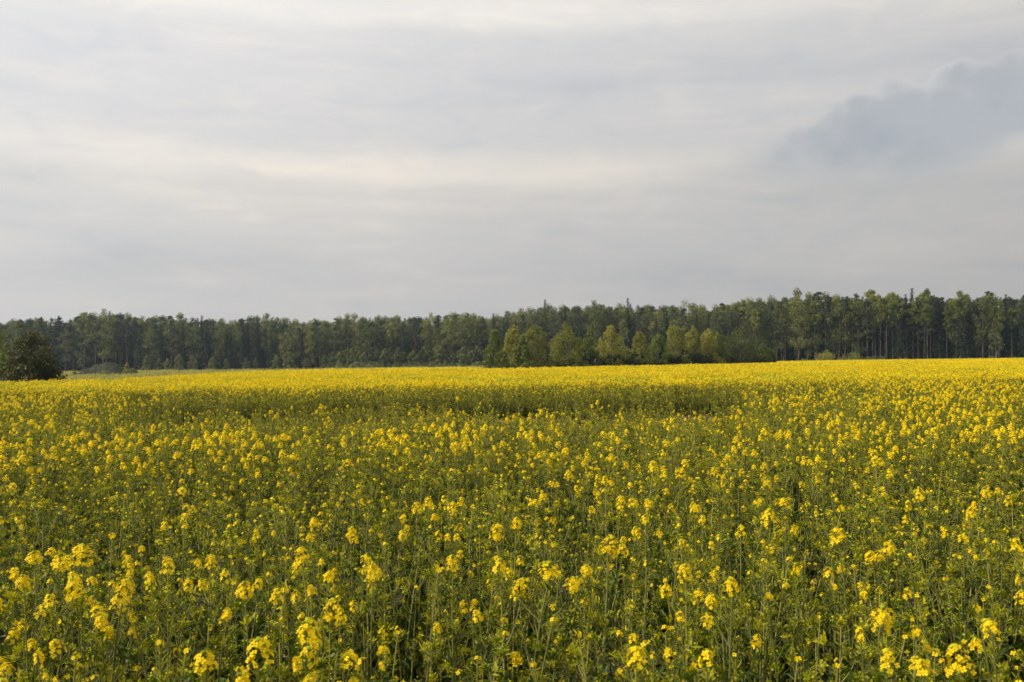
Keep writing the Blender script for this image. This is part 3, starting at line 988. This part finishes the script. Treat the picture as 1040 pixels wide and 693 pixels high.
# ------------------------------------------------------------------ forest
FRONT_PX = np.array([-200, 0, 260, 520, 800, 1040, 1300])
FRONT_D = np.array([402, 398, 384, 358, 318, 306, 300.])
TOP_PX = np.array([-100, 0, 30, 60, 85, 105, 120, 140, 165, 200, 230, 245, 280, 305, 330, 360, 400, 440, 465, 480, 500, 530, 560, 580, 620, 640, 660, 700, 740, 760, 790, 815, 835, 870, 890, 920, 940, 960, 980, 1010, 1040, 1150])
TOP_Y = np.array([326, 326, 321, 324, 317, 315, 317, 320, 318, 321, 324, 320, 319, 324, 323, 320, 320, 319, 316, 318, 319, 314, 308, 309, 306, 305, 307, 308, 308, 303, 301, 297, 296, 297, 298, 298, 295, 300, 297, 296, 298, 298.])


def front_d(px):
    return np.interp(px, FRONT_PX, FRONT_D)


def tree_height(px, d):
    yg = HOR - TILT * (px - 520) + 1900.0 / d
    return float(d * (yg - np.interp(px, TOP_PX, TOP_Y)) / 1000.0)


SP = {
    'spruce': [(spruce_tree(s, 21, w), 21) for s, w in ((1, 5.2), (2, 6.0), (3, 4.4))],
    'pine': [(pine_tree(s, 21, w, b), 21) for s, w, b in ((11, 5.0, .48), (12, 5.6, .40), (13, 4.6, .58))],
    'broad': [(broad_tree(s, 20, w, b), 20) for s, w, b in ((21, 6.4, .16), (22, 7.4, .26), (23, 6.0, .12), (24, 7.0, .34))],
    'aspen': [(broad_tree(s, 21, w, b, mat='aspen', bark='pale_bark', rad=.08, lean=l, nclump=30), 21) for s, w, b, l in ((31, 4.6, .66, .012), (32, 5.4, .70, .02), (33, 4.2, .62, .008))],
}
NAMES = {'spruce': ('spruce_tree', 'dark pointed spruce'), 'pine': ('pine_tree', 'dark bare-stemmed pine'),
         'broad': ('birch_tree', 'round-crowned birch'), 'aspen': ('aspen_tree', 'pale-stemmed high-crowned aspen')}


def mix_of(px):
    if px < 320:
        return dict(pine=.40, spruce=.36, broad=.24)
    if px < 490:
        return dict(broad=.56, pine=.30, spruce=.14)
    if px < 740:
        return dict(spruce=.32, broad=.50, pine=.18)
    if px < 872:
        return dict(broad=.40, aspen=.30, pine=.20, spruce=.10)
    if px < 945:
        return dict(aspen=.62, pine=.22, spruce=.16)
    return dict(spruce=.44, pine=.24, aspen=.18, broad=.14)


def section(px):
    if px < 70: return 'behind the dark bush at the left edge'
    if px < 180: return 'behind the grassy mound'
    if px < 330: return 'in the hazy stretch beyond the mound'
    if px < 490: return 'in the paler stretch left of the small grove'
    if px < 640: return 'behind the left half of the small grove'
    if px < 790: return 'behind the right half of the small grove'
    if px < 880: return 'behind the low round bushes'
    if px < 945: return 'in the dark stand of bare stems'
    return 'at the right end of the forest'


n_tree = 0
for row in range(3):
    px = -25.0 + row * 3
    while px < 1068:
        d = float(front_d(px)) + row * 4.2 + rng.uniform(-1.4, 1.4)
        mx = mix_of(px); sp = rng.choice(list(mx), p=np.array(list(mx.values())) / sum(mx.values()))
        H = tree_height(px, d) * (rng.uniform(.70, .96) if row < 1 else rng.uniform(.82, 1.03))
        if sp == 'spruce':
            H *= rng.uniform(.92, 1.07)
        proto, hh = SP[sp][int(rng.integers(len(SP[sp])))]
        x = px_to_x(px, d); s = H / hh
        nm, words_ = NAMES[sp]
        rowname = ('front row', 'second row', 'third row')[row]
        lab = f'{words_} in the {rowname} {section(px)}'.replace('in the front row in the', 'in the front row of the').replace('in the second row in the', 'in the second row of the').replace('in the third row in the', 'in the third row of the')
        build_thing(nm, proto, lab, 'tree', (x, d, float(ground_z(x))), rng.uniform(0, 6.28), (s * rng.uniform(.85, 1.15),) * 2 + (s,), lab)
        n_tree += 1
        px += rng.uniform(2.6, 5.4) / d * F * (1.0 if row else 1.1) * (.52 if 850 < px < 1000 else 1)
print('forest trees', n_tree)

fp, fr, fs, fi = [], [], [], []
fprotos, fk = [], {}
for sp in SP:
    for proto, hh in SP[sp]:
        fk.setdefault(sp, []).append((len(fprotos), hh)); fprotos.append(joined(proto))
for row in range(3, 15):
    px = -110.0 + row
    while px < 1150:
        d = float(front_d(px)) + row * 4.4 + rng.uniform(-1.8, 1.8)
        mx = mix_of(px); sp = rng.choice(list(mx), p=np.array(list(mx.values())) / sum(mx.values()))
        if row > 8:
            sp = rng.choice(['spruce', 'broad'])
        if px > 790 and (row > 4 or sp == 'broad'):
            sp = 'spruce' if rng.uniform() < .75 else 'pine'
        H = tree_height(px, d) * rng.uniform(.76, .97)
        i, hh = fk[sp][int(rng.integers(len(fk[sp])))]
        x = px_to_x(px, d); s = H / hh
        fp.append((x, d, float(ground_z(x)))); fr.append((0, 0, rng.uniform(0, 6.28))); w = s * rng.uniform(.9, 1.25)
        fs.append((w, w, s)); fi.append(i)
        px += rng.uniform(3.0, 5.0) / d * F
for row in range(0, 12):
    for a_, b_ in ((-520, -26), (1070, 1560)):
        px = a_ + row
        while px < b_:
            d = float(front_d(px)) + row * 4.4 + rng.uniform(-1.8, 1.8)
            if row >= 3 and -110 < px < 1150:
                px += 3.0 / d * F; continue
            i, hh = fk[str(rng.choice(['spruce', 'broad', 'pine']))][int(rng.integers(3))]
            s = tree_height(px, d) * rng.uniform(.78, 1.0) / hh; x = px_to_x(px, d)
            fp.append((x, d, float(ground_z(x)))); fr.append((0, 0, rng.uniform(0, 6.28))); fs.append((s * 1.1, s * 1.1, s)); fi.append(i)
            px += rng.uniform(3.0, 5.6) / d * F
# dark undergrowth inside the wood
ub = [joined(bush(900 + k, 3.2, 4.5, .42, 'spruce', 40, 16)) for k in range(2)]
for u_ in ub:
    fk.setdefault('under', []).append((len(fprotos), 3.2)); fprotos.append(u_)
for row in (4, 6, 8, 10, 12):
    px = -110.0
    while px < 1150:
        d = float(front_d(px)) + row * 4.4
        i, hh = fk['under'][int(rng.integers(2))]; x = px_to_x(px, d); s = rng.uniform(.8, 2.2)
        fp.append((x, d, float(ground_z(x)))); fr.append((0, 0, rng.uniform(0, 6.28))); fs.append((s, s, s)); fi.append(i)
        px += rng.uniform(2.5, 5) / d * F
instancer('forest', fp, fr, fs, fi, fprotos, 'dense mass of the forest behind its front rows of trees', 'forest')
print('forest mass', len(fp))

# saplings and shrubs along the foot of the wood
SAP = [(young_birch(s, 6, 3.9, .26, 'broad', 1.4, 60, 34), 6) for s in (51, 52, 53)]
SHR = [(bush(s, 3, 4.8, .26, 'willow', 50, 34), 3) for s in (61, 62)]
px = -20.0; k = 0
while px < 492:
    d = float(front_d(px)) - rng.uniform(2, 8)
    dense = px > 330
    if 66 < px < 150:
        px = 150.0; continue
    H = rng.uniform(4.2, 7.0) if not dense else rng.uniform(5.5, 8.5)
    proto, hh = SAP[k % 3]; x = px_to_x(px, d); s = H / hh
    lab = ('pale green sapling ' if not dense else 'olive green sapling ') + 'along the forest foot ' + section(px).replace('in the ', 'of the ')
    build_thing('sapling', proto, lab, 'sapling', (x, d, float(ground_z(x))), rng.uniform(0, 6.28), (s * rng.uniform(.9, 1.3),) * 2 + (s,), lab)
    px += (rng.uniform(8, 22) if not dense else rng.uniform(4.5, 8)); k += 1
px = 335.0
while px < 494:
    d = float(front_d(px)) - rng.uniform(6, 10)
    proto, hh = SHR[k % 2]; x = px_to_x(px, d); s = rng.uniform(.75, 1.15)
    lab = 'low olive shrub in the dense fringe of the paler forest stretch'
    build_thing('shrub', proto, lab, 'shrub', (x, d, float(ground_z(x))), rng.uniform(0, 6.28), (s, s, s), 'shrubs fringing the paler forest stretch')
    px += rng.uniform(6, 10); k += 1
px = 796.0
while px < 1060:
    d = float(front_d(px)) - rng.uniform(2, 6)
    proto, hh = SHR[k % 2]; x = px_to_x(px, d); s = rng.uniform(.35, .75)
    lab = 'low shrub at the foot of the forest ' + ('behind the round bushes' if px < 905 else 'below the bare stems at the right')
    build_thing('shrub', proto, lab, 'shrub', (x, d, float(ground_z(x))), rng.uniform(0, 6.28), (s * 1.2, s * 1.2, s), lab)
    px += rng.uniform(6, 13); k += 1


# ------------------------------------------------------------------ the small grove in the field
def place_top(px, d, ytop):
    """height of a tree that stands at px, d and reaches row ytop"""
    yg = HOR - TILT * (px - 520) + 1900.0 / d
    return d * (yg - ytop) / 1000.0


GROVE = [  # px, depth behind the field edge, top row, width m, leaf kind, label
    (503, 2.0, 333, 2.5, 'fresh', 'rounded green birch at the left end of the small grove'),
    (521, 4.0, 330, 2.7, 'birch', 'feathery green birch second from the left end of the small grove'),
    (543, 2.5, 329, 3.6, 'birch', 'broad tall birch, third from the left end of the small grove'),
    (530, 1.2, 340, 2.2, 'fresh', 'lower green birch in front of the third one from the left of the grove'),
    (575, 3.0, 328, 3.6, 'birch', 'tall olive birch right of the dark gap in the grove'),
    (598, 4.5, 333, 2.0, 'fresh', 'slim pointed green birch next to the tall olive one'),
    (621, 4.0, 330, 3.3, 'birch', 'wide yellowish birch with a ragged top in the middle of the grove'),
    (650, 3.5, 336, 2.6, 'birch', 'shorter yellow-green birch right of the wide yellowish one'),
    (668, 4.5, 337, 2.3, 'fresh', 'cone-shaped green birch in the middle right of the grove'),
    (686, 4.0, 329, 3.2, 'birch', 'tall golden birch with twin tips in the grove'),
    (704, 4.5, 331, 2.4, 'birch', 'narrow birch just right of the golden one'),
    (718, 4.0, 333, 2.6, 'birch', 'yellow-green birch with a thin spire, fourth from the grove right end'),
    (731, 3.5, 337, 2.4, 'fresh', 'dull green birch third from the grove right end'),
    (752, 3.0, 332, 4.2, 'broad', 'broad layered tree at the right part of the grove'),
    (775, 3.0, 349, 2.3, 'fresh', 'low bright green tree closing the right end of the grove'),
]
for i, (px, back, ytop, w, mt, lab) in enumerate(GROVE):
    d = float(np.interp(px, [500, 785], [119, 170])) + back
    H = place_top(px, d, ytop); x = px_to_x(px, d)
    wm = w * 1.42 * d / 130.0
    pr = young_birch(300 + 7 * i, H, wm, .14, mt, 1.9, 110, 64)
    build_thing('birch_tree', pr, lab, 'tree', (x, d, float(ground_z(x))), rng.uniform(0, 6.28), (1, 1, 1), None)
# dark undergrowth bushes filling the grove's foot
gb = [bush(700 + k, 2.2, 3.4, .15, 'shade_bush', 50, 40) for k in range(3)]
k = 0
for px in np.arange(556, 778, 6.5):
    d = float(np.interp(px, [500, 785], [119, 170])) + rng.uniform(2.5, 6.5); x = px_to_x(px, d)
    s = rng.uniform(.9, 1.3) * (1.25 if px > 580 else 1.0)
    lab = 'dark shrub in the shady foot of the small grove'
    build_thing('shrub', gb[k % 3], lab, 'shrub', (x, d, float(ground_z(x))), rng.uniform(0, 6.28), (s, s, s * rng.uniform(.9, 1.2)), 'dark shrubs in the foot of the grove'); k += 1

# ------------------------------------------------------------------ bush at the left edge, mound, round bushes
d = 66.0
x = px_to_x(30, d)
build_thing('bush', bush(801, place_top(30, d, 329), 4.8, .12, 'dark_bush', 120, 95, 0, 46), 'big dark rounded bush at the left edge of the field', 'bush', (x, d, float(ground_z(x))), .4, (1, 1, 1))
x = px_to_x(-13, 68.0)
build_thing('bush_tree', young_birch(802, place_top(-13, 68, 318), 4.0, .13, 'fresh', 1.0, 110, 70, low=.03), 'yellowish green small tree cut by the left edge behind the dark bush', 'tree', (x, 68.0, float(ground_z(x))), 0, (1, 1, 1))


def mound_mesh(seed, Lx, Ly, H):
    r = np.random.default_rng(seed); mb, gb_ = MB(), MB()
    nx, ny = 48, 24
    V = np.zeros((nx, ny, 3))
    for i in range(nx):
        for j in range(ny):
            u, v = -1 + 2 * i / (nx - 1), -1 + 2 * j / (ny - 1)
            ridge = np.interp(u, [-1, -.75, -.35, .12, .4, .75, 1], [0, .38, .78, 1.0, .82, .3, 0])
            h = H * ridge * max(0, 1 - abs(v) ** 1.8) + .10 * H * (vnoise(u * 6, v * 6, 1, 3) - .5) * ridge
            V[i, j] = (u * Lx / 2, v * Ly / 2, h - .15 * (ridge == 0))
    f = [(i * ny + j, (i + 1) * ny + j, (i + 1) * ny + j + 1, i * ny + j + 1) for i in range(nx - 1) for j in range(ny - 1)]
    mb.add(V.reshape(-1, 3), f)
    n = 3600
    I = r.integers(1, nx - 1, n); J = r.integers(1, ny - 1, n)
    O = V[I, J] + r.normal(size=(n, 3)) * [.12, .12, .03]
    D = r.normal(size=(n, 3)) * .5 + [0, 0, 1]
    S = np.stack([np.full(n, .09), r.uniform(.10, .26, n), np.full(n, .2)], -1)
    stamp(gb_, LEAF_V, LEAF_F, basis(D, rand_dirs(r, n)), O, S, 0, np.clip(r.normal(size=n) * .25 + .5, 0, 1))
    return [('earth', mb.mesh('earth', [M['mound']]), []), ('grass_foliage', gb_.mesh('grass_foliage', [M['mound_grass']]), [])]


d = 215.0; x = px_to_x(108, d)
build_thing('earth_mound', mound_mesh(5, 13.0, 7.0, place_top(108, d, 367.8)), 'long low dark mound overgrown with grass, in front of the forest', 'mound', (x, d, float(ground_z(x))), 0, (1, 1, 1))
for px, dd, ytop, w, mt, lab, pt in (
        (107, 208, 376.5, 4.4, 'willow', 'low dome-shaped bush in front of the dark mound', .0),
        (129, 212, 366.5, 2.6, 'birch', 'small pointed yellow-green bush at the right end of the mound', .6),
        (135, 209, 372.5, 3.2, 'willow', 'low grey-green bush beside the pointed bush by the mound', .2),
        (76, 206, 376.8, 1.6, 'willow', 'tiny pale bush left of the dark mound', .3)):
    x = px_to_x(px, dd); H = place_top(px, dd, ytop)
    build_thing('bush', bush(int(810 + px), H, w, .15, mt, 45, 34, pt), lab, 'bush', (x, float(dd), float(ground_z(x))), 1.0, (1, 1, 1))
for px, dd, ytop, w, mt, lab, pt in (
        (838, 296, 353.5, 8.8, 'birch', 'wide green bush before the forest, left one of the round bushes', .35),
        (865, 297, 356.5, 8.4, 'birch', 'dome-shaped olive bush, middle one of the round bushes', .0),
        (889, 298, 360.0, 8.8, 'willow', 'flat low bush, right one of the round bushes', .1)):
    x = px_to_x(px, dd); H = place_top(px, dd, ytop)
    build_thing('bush', bush(int(830 + px), H, w, .24, mt, 60, 34, pt), lab, 'bush', (x, float(dd), float(ground_z(x))), 1.0, (1, 1, 1))

# a few trees that stand out of the forest edge
for px, ytop, sp, back, lab in (
        (105, 314.5, 'broad', -1.0, 'highest round birch of the hazy stretch, above the grassy mound'),
        (86, 317, 'broad', -1.5, 'round birch just left of the highest one above the mound'),
        (912, 301, 'aspen', -.5, 'aspen with a pale crooked leaning stem in the dark stand'),
        (942, 295, 'aspen', -.8, 'tall aspen whose bright leafy crown hangs lowest in the dark stand'),
        (975, 297, 'aspen', -.5, 'aspen with the brightest green top among dark conifers')):
    d = float(front_d(px)) + back; x = px_to_x(px, d); H = place_top(px, d, ytop)
    proto, hh = SP[sp][int(px) % len(SP[sp])]
    s = H / hh
    build_thing(NAMES[sp][0], proto, lab, 'tree', (x, d, float(ground_z(x))), px, (s, s, s), None, (0, -.05 if px == 912 else 0))
d = 300.0; x = px_to_x(843, d)
build_thing('spruce_tree', spruce_tree(77, place_top(843, d, 326), 5.2, .05), 'short olive spruce standing clear of the forest edge', 'tree', (x, d, float(ground_z(x))), 0, (1, 1, 1))
d = 301.0; x = px_to_x(1012, d)
build_thing('birch_tree', young_birch(78, place_top(1012, d, 322), 4.6, .30, 'broad', 1, 60, 26), 'pale young birch growing against the dark conifers at the right end', 'tree', (x, d, float(ground_z(x))), 0, (1, 1, 1))

# ------------------------------------------------------------------ air
mb = MB()
X0, X1, Y0, Y1, Z0, Z1 = -1210, 1210, -310, 1510, -6.0, 34.0
mb.add([(X0, Y0, Z0), (X1, Y0, Z0), (X1, Y1, Z0), (X0, Y1, Z0), (X0, Y0, Z1), (X1, Y0, Z1), (X1, Y1, Z1), (X0, Y1, Z1)],
       [(0, 3, 2, 1), (4, 5, 6, 7), (0, 1, 5, 4), (1, 2, 6, 5), (2, 3, 7, 6), (3, 0, 4, 7)])
hm = bpy.data.materials.new('haze'); nt, N, L = nodes_of(hm)
out = N.new('ShaderNodeOutputMaterial'); pv = N.new('ShaderNodeVolumePrincipled')
pv.inputs['Color'].default_value = (0.62, 0.79, 1.0, 1); pv.inputs['Density'].default_value = 0.00015
pv.inputs['Anisotropy'].default_value = 0.45
L.new(pv.outputs[0], out.inputs['Volume'])
hz = link_obj('haze', mb.mesh('haze', [hm])); hz['kind'] = 'stuff'; hz['label'] = 'thin pale evening haze over the field and forest'

# ------------------------------------------------------------------ sky and sun
SUN_AZ, SUN_EL = R(-106), R(27)
w = bpy.data.worlds.new('World'); scene.world = w; w.use_nodes = True
nt = w.node_tree; N, L = nt.nodes, nt.links; N.clear()


def math_(op, a, b=None, c=None, clamp=False):
    n = N.new('ShaderNodeMath'); n.operation = op; n.use_clamp = clamp
    for i, v in enumerate((a, b, c)):
        if v is None:
            continue
        if isinstance(v, (int, float)):
            n.inputs[i].default_value = v
        else:
            L.new(v, n.inputs[i])
    return n.outputs[0]


def combine(x, y, z=0.0):
    n = N.new('ShaderNodeCombineXYZ')
    for i, v in enumerate((x, y, z)):
        if isinstance(v, (int, float)):
            n.inputs[i].default_value = v
        else:
            L.new(v, n.inputs[i])
    return n.outputs[0]


def noise(vec, scale, detail=4, rough=.55, dist=0.0):
    n = N.new('ShaderNodeTexNoise'); n.inputs['Scale'].default_value = scale; n.inputs['Detail'].default_value = detail
    n.inputs['Roughness'].default_value = rough; n.inputs['Distortion'].default_value = dist
    L.new(vec, n.inputs['Vector'])
    return n.outputs['Fac']


def ramp(v, stops):
    n = N.new('ShaderNodeValToRGB'); cr = n.color_ramp
    cr.interpolation = 'EASE'
    while len(cr.elements) < len(stops):
        cr.elements.new(.5)
    for e, (p, c) in zip(cr.elements, stops):
        e.position = p; e.color = (*c, 1)
    L.new(v, n.inputs['Fac'])
    return n.outputs['Color']


def mixc(f, a, b, blend='MIX'):
    n = N.new('ShaderNodeMix'); n.data_type = 'RGBA'; n.blend_type = blend
    for s, v in (('Factor', f), ('A', a), ('B', b)):
        if isinstance(v, (int, float)):
            n.inputs[s].default_value = v
        elif isinstance(v, tuple):
            n.inputs[s].default_value = (*v, 1)
        else:
            L.new(v, n.inputs[s])
    return n.outputs['Result']


tc = N.new('ShaderNodeTexCoord'); sx = N.new('ShaderNodeSeparateXYZ'); L.new(tc.outputs['Generated'], sx.inputs[0])
az = math_('ARCTAN2', sx.outputs[0], sx.outputs[1])
el = math_('ARCSINE', sx.outputs[2])
eln = math_('DIVIDE', el, 1.5708, clamp=True)
wv = noise(combine(math_('MULTIPLY', az, 1.6), math_('MULTIPLY', el, 6.0), 2.2), 1.5, 3, .5, .4)
elr = math_('MULTIPLY', math_('MULTIPLY_ADD', math_('SUBTRACT', wv, .5), .075, el), 2.0, clamp=True)
veil = ramp(elr, [(0.0, (.535, .53, .54)), (.16, (.56, .555, .56)), (.29, (.60, .595, .592)), (.345, (.64, .628, .615)), (.385, (.72, .70, .67)), (.44, (.655, .655, .66)),
                  (.56, (.665, .67, .685)), (.63, (.70, .70, .705)), (.69, (.80, .79, .775)), (1.0, (.84, .83, .81))])
# brighter towards the veiled sun
sd = Vector((math.sin(SUN_AZ) * math.cos(SUN_EL), math.cos(SUN_AZ) * math.cos(SUN_EL), math.sin(SUN_EL)))
dp = N.new('ShaderNodeVectorMath'); dp.operation = 'DOT_PRODUCT'; L.new(tc.outputs['Generated'], dp.inputs[0]); dp.inputs[1].default_value = sd
near_sun = math_('MULTIPLY_ADD', dp.outputs['Value'], 0.42, 1.03)
veil = mixc(1.0, veil, combine(near_sun, near_sun, near_sun), 'MULTIPLY')
# long flat streaks of thicker and thinner cloud
st_uv = combine(math_('MULTIPLY', az, 1.3), math_('MULTIPLY_ADD', az, .12, math_('MULTIPLY', el, 12.0)), 3.7)
s1 = noise(st_uv, 1.6, 4, .5, .5)
s2 = noise(combine(math_('MULTIPLY', az, 2.4), math_('MULTIPLY', el, 26.0), 9.1), 1.3, 3, .5, .3)
streak = math_('ADD', math_('MULTIPLY', s1, .7), math_('MULTIPLY', s2, .3))
veil = mixc(1.0, veil, ramp(streak, [(.32, (.90, .92, .94)), (.5, (.98, .985, .99)), (.68, (1.07, 1.05, 1.025))]), 'MULTIPLY')
s3 = noise(combine(math_('MULTIPLY', az, 3.0), math_('MULTIPLY', el, 9.0), 4.4), 3.2, 7, .62, .6)
veil = mixc(1.0, veil, ramp(s3, [(.30, (.935, .945, .96)), (.5, (1.0, .992, .985)), (.70, (1.07, 1.045, 1.01))]), 'MULTIPLY')
# the grey-blue heap cloud at the right
CU, CV = math.atan(.44), .222
du = math_('SUBTRACT', az, CU); dv = math_('SUBTRACT', el, CV)
cuv = combine(az, math_('MULTIPLY', el, 1.25), 1.3)
vo = N.new('ShaderNodeTexVoronoi'); vo.feature = 'SMOOTH_F1'; vo.inputs['Scale'].default_value = 33.0; vo.inputs['Smoothness'].default_value = .35
wn = N.new('ShaderNodeTexNoise'); wn.inputs['Scale'].default_value = 16.0; wn.inputs['Detail'].default_value = 3.0; L.new(cuv, wn.inputs['Vector'])
wa = N.new('ShaderNodeVectorMath'); wa.operation = 'MULTIPLY_ADD'; L.new(wn.outputs['Color'], wa.inputs[0]); wa.inputs[1].default_value = (.035, .035, .0); L.new(cuv, wa.inputs[2])
L.new(wa.outputs[0], vo.inputs['Vector'])
puff = math_('SUBTRACT', .45, vo.outputs['Distance'])
nb = noise(cuv, 40.0, 5, .6, .2)
nb2 = noise(cuv, 9.0, 3, .5, 0)
pm = N.new('ShaderNodeMapRange'); L.new(dv, pm.inputs['Value'])
pm.inputs['From Min'].default_value = -.03; pm.inputs['From Max'].default_value = .02
pm.inputs['To Min'].default_value = .3; pm.inputs['To Max'].default_value = 1.2
wob = math_('ADD', math_('MULTIPLY', puff, pm.outputs[0]), math_('ADD', math_('MULTIPLY_ADD', nb, .7, -.35), math_('MULTIPLY_ADD', nb2, .9, -.45)))


def ellipse(cx, cy, rx, ry, skew):
    a = math_('DIVIDE', math_('SUBTRACT', du, cx), rx)
    b = math_('DIVIDE', math_('SUBTRACT', math_('SUBTRACT', dv, cy), math_('MULTIPLY', math_('SUBTRACT', du, cx), skew)), ry)
    return math_('ADD', math_('MULTIPLY', a, a), math_('MULTIPLY', b, b))


e1 = ellipse(.07, .010, .16, .038, .03)
e2 = ellipse(-.06, -.012, .14, .034, .16)
e3 = ellipse(-.01, -.024, .075, .028, .10)
em = math_('MINIMUM', math_('MINIMUM', e1, e2), e3)
dens = math_('ADD', math_('SUBTRACT', 1.46, em), wob)
soft = N.new('ShaderNodeMapRange'); L.new(dv, soft.inputs['Value'])
soft.inputs['From Min'].default_value = -.03; soft.inputs['From Max'].default_value = .03
soft.inputs['To Min'].default_value = 1.7; soft.inputs['To Max'].default_value = .32
mr = N.new('ShaderNodeMapRange'); mr.interpolation_type = 'SMOOTHSTEP'; L.new(dens, mr.inputs['Value'])
mr.inputs['From Min'].default_value = 0.0; L.new(soft.outputs[0], mr.inputs['From Max'])
mr.inputs['To Min'].default_value = 0.0; mr.inputs['To Max'].default_value = .95
body = math_('ADD', math_('MULTIPLY', dens, .30), math_('MULTIPLY_ADD', nb2, -.6, .40))
shade = ramp(body, [(.05, (.60, .60, .605)), (.36, (.43, .458, .495)), (.82, (.345, .385, .43))])
veil = mixc(mr.outputs[0], veil, shade)
veil = mixc(1.0, veil, (1.015, 1.0, .982), 'MULTIPLY')
bg2 = N.new('ShaderNodeBackground'); L.new(veil, bg2.inputs['Color']); bg2.inputs['Strength'].default_value = 1.07
sky = N.new('ShaderNodeTexSky'); sky.sky_type = 'NISHITA'; sky.sun_disc = False
sky.sun_elevation = SUN_EL; sky.sun_rotation = SUN_AZ; sky.air_density = 1.0; sky.dust_density = 2.0
bg1 = N.new('ShaderNodeBackground'); L.new(sky.outputs[0], bg1.inputs['Color']); bg1.inputs['Strength'].default_value = 0.08
ms = N.new('ShaderNodeMixShader'); ms.inputs[0].default_value = .92
L.new(bg1.outputs[0], ms.inputs[1]); L.new(bg2.outputs[0], ms.inputs[2])
wo = N.new('ShaderNodeOutputWorld'); L.new(ms.outputs[0], wo.inputs['Surface'])

sl = bpy.data.lights.new('sun', 'SUN'); sl.energy = 5.0; sl.angle = R(0.8); sl.color = (1.0, .87, .67)
so = bpy.data.objects.new('sun', sl); COL.objects.link(so)
so.rotation_euler = (-sd).to_track_quat('-Z', 'Y').to_euler(); so.location = (-60, 0, 60)

# ------------------------------------------------------------------ camera and render
cam = bpy.data.cameras.new('camera'); co = bpy.data.objects.new('camera', cam); COL.objects.link(co)
cam.sensor_width = 36.0; cam.lens = 36.0 * F / 1040.0
cam.clip_start = .05; cam.clip_end = 5000
co.location = (0, 0, EYE)
co.rotation_euler = (PI / 2 + math.atan((HOR - 346.5) / F), 0, 0)
cam.dof.use_dof = True; cam.dof.focus_distance = 8.0; cam.dof.aperture_fstop = 6.3
scene.camera = co

scene.render.engine = 'CYCLES'
c = scene.cycles
c.max_bounces = 6; c.diffuse_bounces = 3; c.glossy_bounces = 2; c.transmission_bounces = 4; c.volume_bounces = 0; c.transparent_max_bounces = 4
c.use_denoising = True
c.use_adaptive_sampling = True; c.adaptive_threshold = 0.015
scene.view_settings.view_transform = 'Standard'; scene.view_settings.look = 'None'
scene.view_settings.exposure = 0.02; scene.view_settings.gamma = 1.0; scene.view_settings.use_curve_mapping = False
